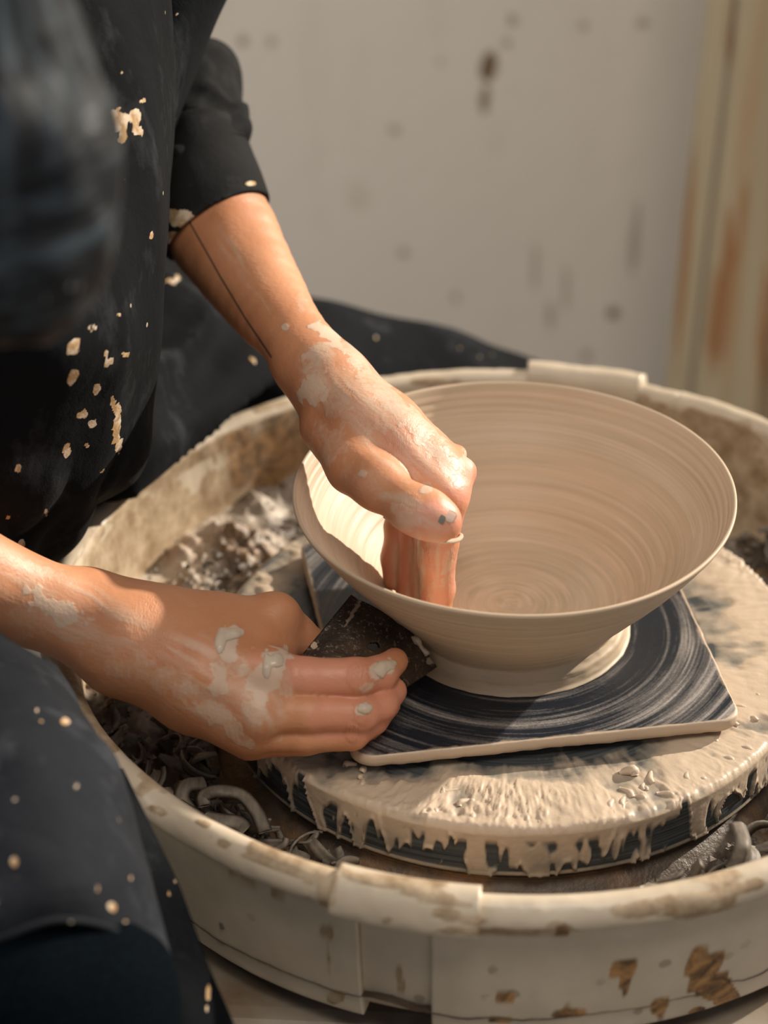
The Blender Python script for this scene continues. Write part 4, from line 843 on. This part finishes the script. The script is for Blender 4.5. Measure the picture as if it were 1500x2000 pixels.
# apron: bib over the chest, far skirt over the far thigh, near skirt over the near knee
def apron_fold(sc, a, seed, st=(1, 1, 1)): return lambda A_: a * (np.abs(noise(A_ * np.array(st), sc, seed)) * 1.6 - 0.4) + 0.3 * a * noise(A_, sc * 2.7, seed + 1)
def row(y, xs_, ds_, dy=None): return [(x_, y + (dy[i] if dy else 0), d_) for i, (x_, d_) in enumerate(zip(xs_, ds_))]
ds0 = (1.17, 1.185, 1.205, 1.25, 1.31, 1.37, 1.43)
bib = sheet('apron_bib', [row(-120, (-250, -50, 120, 245, 312, 318, 290), ds0), row(60, (-250, -50, 125, 255, 322, 328, 300), ds0), row(200, (-250, -50, 125, 260, 330, 334, 305), ds0), row(330, (-250, -50, 130, 262, 328, 332, 300), ds0), row(450, (-250, -50, 120, 250, 320, 325, 300), ds0),
      row(560, (-250, -50, 110, 240, 308, 314, 290), ds0), row(680, (-250, -60, 100, 220, 296, 304, 280), ds0), row(790, (-250, -60, 90, 205, 280, 288, 270), (1.19, 1.21, 1.235, 1.275, 1.33, 1.38, 1.43)), row(880, (-250, -60, 70, 180, 258, 268, 250), (1.21, 1.225, 1.255, 1.29, 1.34, 1.39, 1.43)),
      row(960, (-250, -70, 50, 140, 208, 216, 205), (1.22, 1.24, 1.27, 1.30, 1.345, 1.39, 1.42)), row(1030, (-250, -80, 30, 95, 148, 156, 150), (1.24, 1.26, 1.29, 1.32, 1.35, 1.38, 1.40)), row(1100, (-250, -90, 10, 60, 95, 100, 98), (1.27, 1.29, 1.31, 1.34, 1.36, 1.38, 1.39))], 260, 170, M_apron, person,
      fold=lambda A_: 0.0075 * sst(0.16, 0.06, A_[..., 2]) * (np.abs(noise(A_ * np.array([1, 1, 0.30]), 32, 77)) * 2 - 0.5) + 0.003 * noise(A_ * np.array([1, 1, .2]), 30, 78))
attr(bib, 'spl', blobs(bib, [(228, 238, 26, 28, 30, 1), (262, 230, 16, 22, 0, .75), (268, 254, 11, 14, -30, .9), (240, 268, 12, 14, 0, .6), (278, 198, 8, 7, 0, .6), (237, 140, 6, 5, 0, .6), (296, 460, 5, 8, 20, .7), (145, 678, 14, 22, 25, 1), (142, 738, 12, 22, 25, .75),
     (188, 760, 7, 14, 15, .85), (208, 700, 5, 20, 0, .7), (222, 790, 6, 22, -10, .8), (228, 830, 8, 40, 8, .9), (232, 870, 8, 22, 5, .8), (180, 828, 9, 9, 0, .95), (130, 880, 9, 18, 15, .9), (165, 808, 7, 12, 0, .8), (155, 810, 8, 8, 0, .8), (170, 870, 6, 7, 0, .8), (230, 795, 6, 8, 0, .9), (244, 692, 10, 8, 0, .7),
     (35, 915, 8, 10, 0, .6), (40, 1062, 9, 9, 0, .8), (218, 705, 7, 7, 0, .7), (232, 615, 8, 6, 0, .5), (180, 640, 14, 10, 0, .5), (15, 1010, 6, 6, 0, .6), (90, 1000, 5, 9, 0, .5), (218, 840, 5, 5, 0, .7), (200, 920, 10, 5, 0, .5)], 0.5, 240, 23))
dd = (1.345, 1.355, 1.385, 1.43, 1.46)
o = sheet('apron_side', [row(-120, (290, 400, 497, 500, 480), dd), row(0, (295, 375, 441, 444, 430), dd), row(100, (300, 350, 396, 399, 390), dd), row(180, (300, 335, 362, 365, 360), dd), row(255, (300, 320, 336, 338, 335), dd), row(330, (290, 300, 310, 312, 310), dd)], 120, 60, M_apron, person, fold=lambda A_: 0.0015 * noise(A_, 20, 5))
attr(o, 'spl', blobs(o, [(310, 30, 3, 3, 0, .9), (347, 28, 2.5, 2.5, 0, .9)], 0.1))
def fskirt(X):
    d = chain(X, [(P(200, 760, 1.60), .088), (P(620, 812, 1.69), .072), (P(830, 835, 1.72), .066), (P(1000, 872, 1.75), .056), (P(1080, 960, 1.76), .05)], 0.03)
    d = smin(d, cone(X, P(120, 860, 1.47), P(430, 870, 1.66), .060, .055), 0.07)
    d = smin(d, cone(X, P(430, 900, 1.70), P(820, 1000, 1.78), .05, .05), 0.05)
    dir_ = P(560, 600, 1.6) - P(330, 860, 1.5); dir_ /= np.linalg.norm(dir_); Y = X - np.outer(X @ dir_, dir_) * 0.72
    x, y, _ = proj(X); lf = sst(640, 480, x)
    return d - lf * (0.0130 * (1 - np.abs(noise(Y, 24, 33)) * 2.0)) - 0.002 * noise(X, 30, 6)
V_, F_ = surf(fskirt, (-0.45, 0.02, -0.30), (0.09, 0.52, 0.16), 0.004)
panclear = 0.272
rr3 = np.hypot(V_[:, 0], V_[:, 1]); m_ = (rr3 < panclear) & (V_[:, 2] < 0.04); s3 = np.where(m_, panclear / np.maximum(rr3, 1e-6), 1); V_[:, 0] *= s3; V_[:, 1] *= s3
fs = mk('apron_far_skirt', relax(V_, F_, 2), F_, M_apron, person); attr(fs, 'spl', blobs(fs, [(493, 703, 7, 6, 0, .9), (330, 550, 18, 8, 0, .6), (345, 542, 8, 6, 0, .7), (735, 660, 5, 5, 0, .5), (895, 678, 6, 4, 0, .5)], 0.4, 150))
nr = [[(-150, 1180, 1.185), (-40, 1222, 1.18), (30, 1255, 1.18), (88, 1288, 1.19), (112, 1300, 1.215), (112, 1305, 1.25)],
      [(-150, 1330, 1.14), (-40, 1345, 1.13), (60, 1360, 1.13), (140, 1388, 1.145), (170, 1405, 1.175), (163, 1412, 1.22)],
      [(-150, 1480, 1.105), (0, 1480, 1.09), (110, 1480, 1.095), (197, 1488, 1.115), (228, 1500, 1.15), (218, 1512, 1.20)],
      [(-150, 1600, 1.075), (20, 1600, 1.065), (130, 1600, 1.07), (225, 1592, 1.095), (262, 1592, 1.14), (252, 1602, 1.19)],
      [(-150, 1720, 1.055), (20, 1715, 1.05), (140, 1705, 1.055), (248, 1700, 1.085), (292, 1702, 1.125), (282, 1712, 1.17)],
      [(-150, 1800, 1.05), (10, 1775, 1.045), (130, 1752, 1.05), (250, 1765, 1.08), (312, 1800, 1.118), (296, 1830, 1.16)],
      [(-150, 1870, 1.05), (0, 1832, 1.045), (120, 1797, 1.05), (238, 1825, 1.075), (330, 1912, 1.11), (290, 1962, 1.15)]]
ns_ = sheet('apron_near_skirt', nr, 200, 170, M_apron2, person, fold=lambda A_: 0.0045 * (np.abs(noise(A_ * np.array([1, 1, .5]), 18, 44)) * 1.6 - 0.4) + 0.0014 * noise(A_, 50, 45))
attr(ns_, 'spl', blobs(ns_, [(127, 1408, 9, 8, 20, 1), (72, 1387, 4, 3, 0, .9), (80, 1409, 3, 3, 0, .9), (28, 1683, 7, 11, 0, .8), (218, 1771, 9, 12, -40, .9), (256, 1715, 3, 5, 0, .8), (245, 1800, 4, 4, 0, .8), (150, 1535, 5, 12, 30, .4), (35, 1712, 4, 4, 0, .6), (25, 1715, 3, 3, 0, .6), (190, 1735, 5, 9, 0, .4), (140, 1665, 22, 5, 5, .35)], 0.35, 300))
V_, F_ = tube([P(*p) for p in nr[-1]], 0.0017, 8, 120); o = mk('apron_hem', V_, F_, M_apron2, person); attr(o, 'spl', np.zeros(len(V_)))
o = sheet('apron_inner_panel', [row(1500, (120, 190, 240), (1.165, 1.17, 1.175)), row(1600, (150, 240, 290), (1.16, 1.165, 1.175)), row(1715, (180, 270, 345), (1.15, 1.155, 1.16)), row(1865, (230, 320, 400), (1.14, 1.145, 1.15)), row(2070, (270, 380, 482), (1.12, 1.125, 1.135)), row(2400, (300, 420, 560), (1.10, 1.11, 1.12))], 160, 60, M_apron, person, fold=lambda A_: 0.002 * noise(A_, 25, 8))
attr(o, 'spl', blobs(o, [(407, 1940, 5, 16, 5, 1), (404, 1972, 3, 8, 0, .9), (330, 1745, 3, 4, 0, .8), (342, 1722, 2.5, 4, -30, .9), (297, 1770, 3, 4, 0, .8)], 0.3, 300))

# stool under the person
stool = empty('stool', (-0.60, 0, -ZO), 'plain low stool under the person, hidden by the apron', 'stool')
V_, F_ = revolve(spl(np.array([(0.001, -0.095), (0.15, -0.095), (0.165, -0.105), (0.165, -0.12), (0.15, -0.13), (0.001, -0.13)]), 30), 48); V_[:, 0] -= 0.60; mk('seat', V_, F_[:, ::-1].copy(), M_body, stool)
for q in range(4):
    a = math.pi / 4 + q * math.pi / 2; v_, f_ = tube([(-0.60 + 0.11 * math.cos(a), 0.11 * math.sin(a), -0.12), (-0.60 + 0.17 * math.cos(a), 0.17 * math.sin(a), -ZO)], 0.013, 12); mk('leg', v_, f_, bpy.data.materials['dark_steel'], stool)

# ------------------------------------------------------------------ clay trimmings in the pan
def ribbon(rad, arc, wd, th_, pitch, twist, n=18, seed=0):
    r_ = np.random.RandomState(seed); t = np.linspace(0, 1, n); a = arc * t; rr_ = rad * (1 + 0.5 * t * r_.uniform(-0.6, 0.6))
    p = np.stack([rr_ * np.cos(a), rr_ * np.sin(a), pitch * t], 1); T_ = np.gradient(p, axis=0); T_ /= np.linalg.norm(T_, axis=1, keepdims=True)
    ra = np.stack([np.cos(a), np.sin(a), 0 * a], 1); up = np.cross(T_, ra); tw = twist * t
    w1 = up * np.cos(tw)[:, None] + ra * np.sin(tw)[:, None]; n1_ = np.cross(T_, w1); ww = wd * (0.35 + 0.65 * np.sin(np.pi * np.clip(t * 0.9 + 0.08, 0, 1))) / 2
    Vv = []
    for q in range(n):
        for s_, h_ in ((-1, -1), (-0.3, -0.6), (0.3, -0.6), (1, -1), (1, 1), (-1, 1)):
            Vv.append(p[q] + w1[q] * ww[q] * s_ + n1_[q] * th_ / 2 * h_)
    Vv = np.array(Vv); Vv -= Vv.mean(0); F_ = [tuple(x) for x in grid_faces(n, 6, wrap=True).tolist()] + [tuple(range(6)), tuple(range(len(Vv) - 1, len(Vv) - 7, -1))]
    return Vv, F_
protos = []
for s_ in range(12):
    r_ = np.random.RandomState(s_ + 40)
    Vv, Ff = ribbon(r_.uniform(0.007, 0.017), r_.uniform(1.2, 4.6), r_.uniform(0.005, 0.009), 0.0013, r_.uniform(0.002, 0.014), r_.uniform(-1.4, 1.4), 16, s_)
    me = bpy.data.meshes.new('clay_shaving'); me.from_pydata(Vv.tolist(), [], Ff); me.update(); me.polygons.foreach_set('use_smooth', [True] * len(me.polygons)); me.materials.append(M_shave); protos.append(me)
rng = np.random.RandomState(11)
def shaving(me, loc, rot, sc, label, group):
    o = bpy.data.objects.new('clay_shaving', me); COL.objects.link(o); o.location = (loc[0], loc[1], loc[2] + ZO); o.rotation_euler = rot; o.scale = (sc, sc, sc)
    o['label'] = label; o['category'] = 'clay shaving'
    if group: o['group'] = group
    return o
def pile(n, a0, a1, r0, r1, z0, z1, label, group, s0=0.8, s1=1.25):
    for q in range(n):
        f0 = q / n; a = math.radians(rng.uniform(a0, a1)); r = rng.uniform(r0, r1)
        shaving(protos[rng.randint(12)], (r * math.cos(a), r * math.sin(a), z0 + (z1 - z0) * f0 * rng.uniform(0.6, 1)), tuple(rng.uniform(-0.9, 0.9, 2)) + (rng.uniform(0, 6.3),), rng.uniform(s0, s1), label, group)
pile(150, 178, 246, 0.178, 0.234, -0.046, -0.022, 'curled grey clay trimming heaped in the pan beneath the lower hand', 'trimmings heaped at the near left of the pan')
pile(70, 292, 345, 0.190, 0.236, -0.040, -0.012, 'grey clay trimming heaped in the pan right of the wheel head, behind the front rim', 'trimmings heaped at the near right of the pan')
pile(30, 150, 182, 0.176, 0.215, -0.034, -0.014, 'dark clay scrap in the slurry between wheel head and far left rim', 'scraps in the far left slurry', 0.6, 1.0)
pile(34, 8, 45, 0.180, 0.232, -0.036, -0.010, 'dark clay scrap in the shaded pan to the right of the bowl', 'scraps in the far right of the pan', 0.7, 1.1)
# the few large curls near the front of the left heap
def big(name_pts, wd, label):
    p = spl(np.array([G(a, b, z) for a, b, z in name_pts]), 26); T_ = np.gradient(p, axis=0); T_ /= np.linalg.norm(T_, axis=1, keepdims=True); up = np.array([0, -0.35, 0.93]); sd = np.cross(T_, up); sd /= np.linalg.norm(sd, axis=1, keepdims=True); nn = np.cross(sd, T_)
    Vv = []
    for q in range(26):
        for s_, h_ in ((-1, 0.0), (-0.4, 1.0), (0.4, 1.0), (1, 0.0), (0.4, -0.2), (-0.4, -0.2)): Vv.append(p[q] + sd[q] * wd * s_ * 0.5 + nn[q] * 0.0016 * h_)
    Vv = np.array(Vv); F_ = [tuple(x) for x in grid_faces(26, 6, wrap=True).tolist()] + [tuple(range(6)), tuple(range(len(Vv) - 1, len(Vv) - 7, -1))]
    c_ = Vv.mean(0); mk('clay_shaving', Vv, F_, M_shave, None, origin=(c_[0], c_[1], Vv[:, 2].min() + ZO), label=label, category='clay shaving')
big([(400, 1575, -.018), (398, 1555, -.016), (425, 1545, -.012), (470, 1552, -.012), (500, 1585, -.014), (518, 1625, -.018)], 0.008, 'large hooked clay curl, smooth and grey, standing nearest the wheel head in the left heap')
big([(375, 1590, -.024), (355, 1560, -.02), (365, 1535, -.018), (400, 1530, -.02)], 0.009, 'C-shaped clay curl just left of the large hooked one')
big([(400, 1598, -.02), (430, 1604, -.018), (465, 1608, -.02), (478, 1622, -.024)], 0.010, 'flat clay strip lying against the front rim under the hooked curl')
big([(320, 1545, -.022), (350, 1575, -.02), (392, 1600, -.02)], 0.009, 'straight flat clay strip along the inside of the left front rim')
big([(535, 1662, -.024), (555, 1650, -.02), (560, 1638, -.018)], 0.004, 'thin pale hook of clay alone near the front rim joint')
big([(1260, 1735, -.012), (1310, 1745, -.006), (1370, 1750, -.008)], 0.008, 'long dark ribbed clay strip lying on the right heap')
big([(1345, 1725, -.01), (1362, 1695, .004), (1372, 1682, .010)], 0.008, 'upright pointed clay strip sticking out of the right heap')
big([(1430, 1700, -.01), (1445, 1670, .0), (1450, 1645, .004), (1440, 1610, -.002)], 0.009, 'broad bent clay strip at the right frame edge of the heap')
big([(1285, 1722, -.012), (1320, 1714, -.008), (1335, 1700, -.006)], 0.003, 'thin pale clay thread on the right heap')
# crumbs
CV = []; CF_ = []; co = 0
for q in range(1500):
    a = rng.uniform(0, 2 * math.pi); r = rng.uniform(0.176, 0.240); s_ = rng.uniform(0.0008, 0.0030); dg = math.degrees(a)
    z = -0.050 if not (80 < dg < 205) else -0.018 - rng.uniform(0, 0.02)
    if 300 < dg or dg < 50: z = -0.036
    c_ = np.array([r * math.cos(a), r * math.sin(a), z + rng.uniform(0, 0.004)]); v = np.array([[1, 0, 0], [-1, 0, 0], [0, 1, 0], [0, -1, 0], [0, 0, 0.7], [0, 0, -0.7]]) * s_ * rng.uniform(0.6, 1.5, (6, 1)) + c_
    CV.append(v); CF_ += [tuple(np.array(t_) + co) for t_ in ((0, 2, 4), (2, 1, 4), (1, 3, 4), (3, 0, 4), (2, 0, 5), (1, 2, 5), (3, 1, 5), (0, 3, 5))]; co += 6
mk('clay_crumbs', np.concatenate(CV), CF_, M_shave, None, smooth=False, kind='stuff', label='fine clay crumbs and grit scattered round the floor of the splash pan', category='clay crumbs')
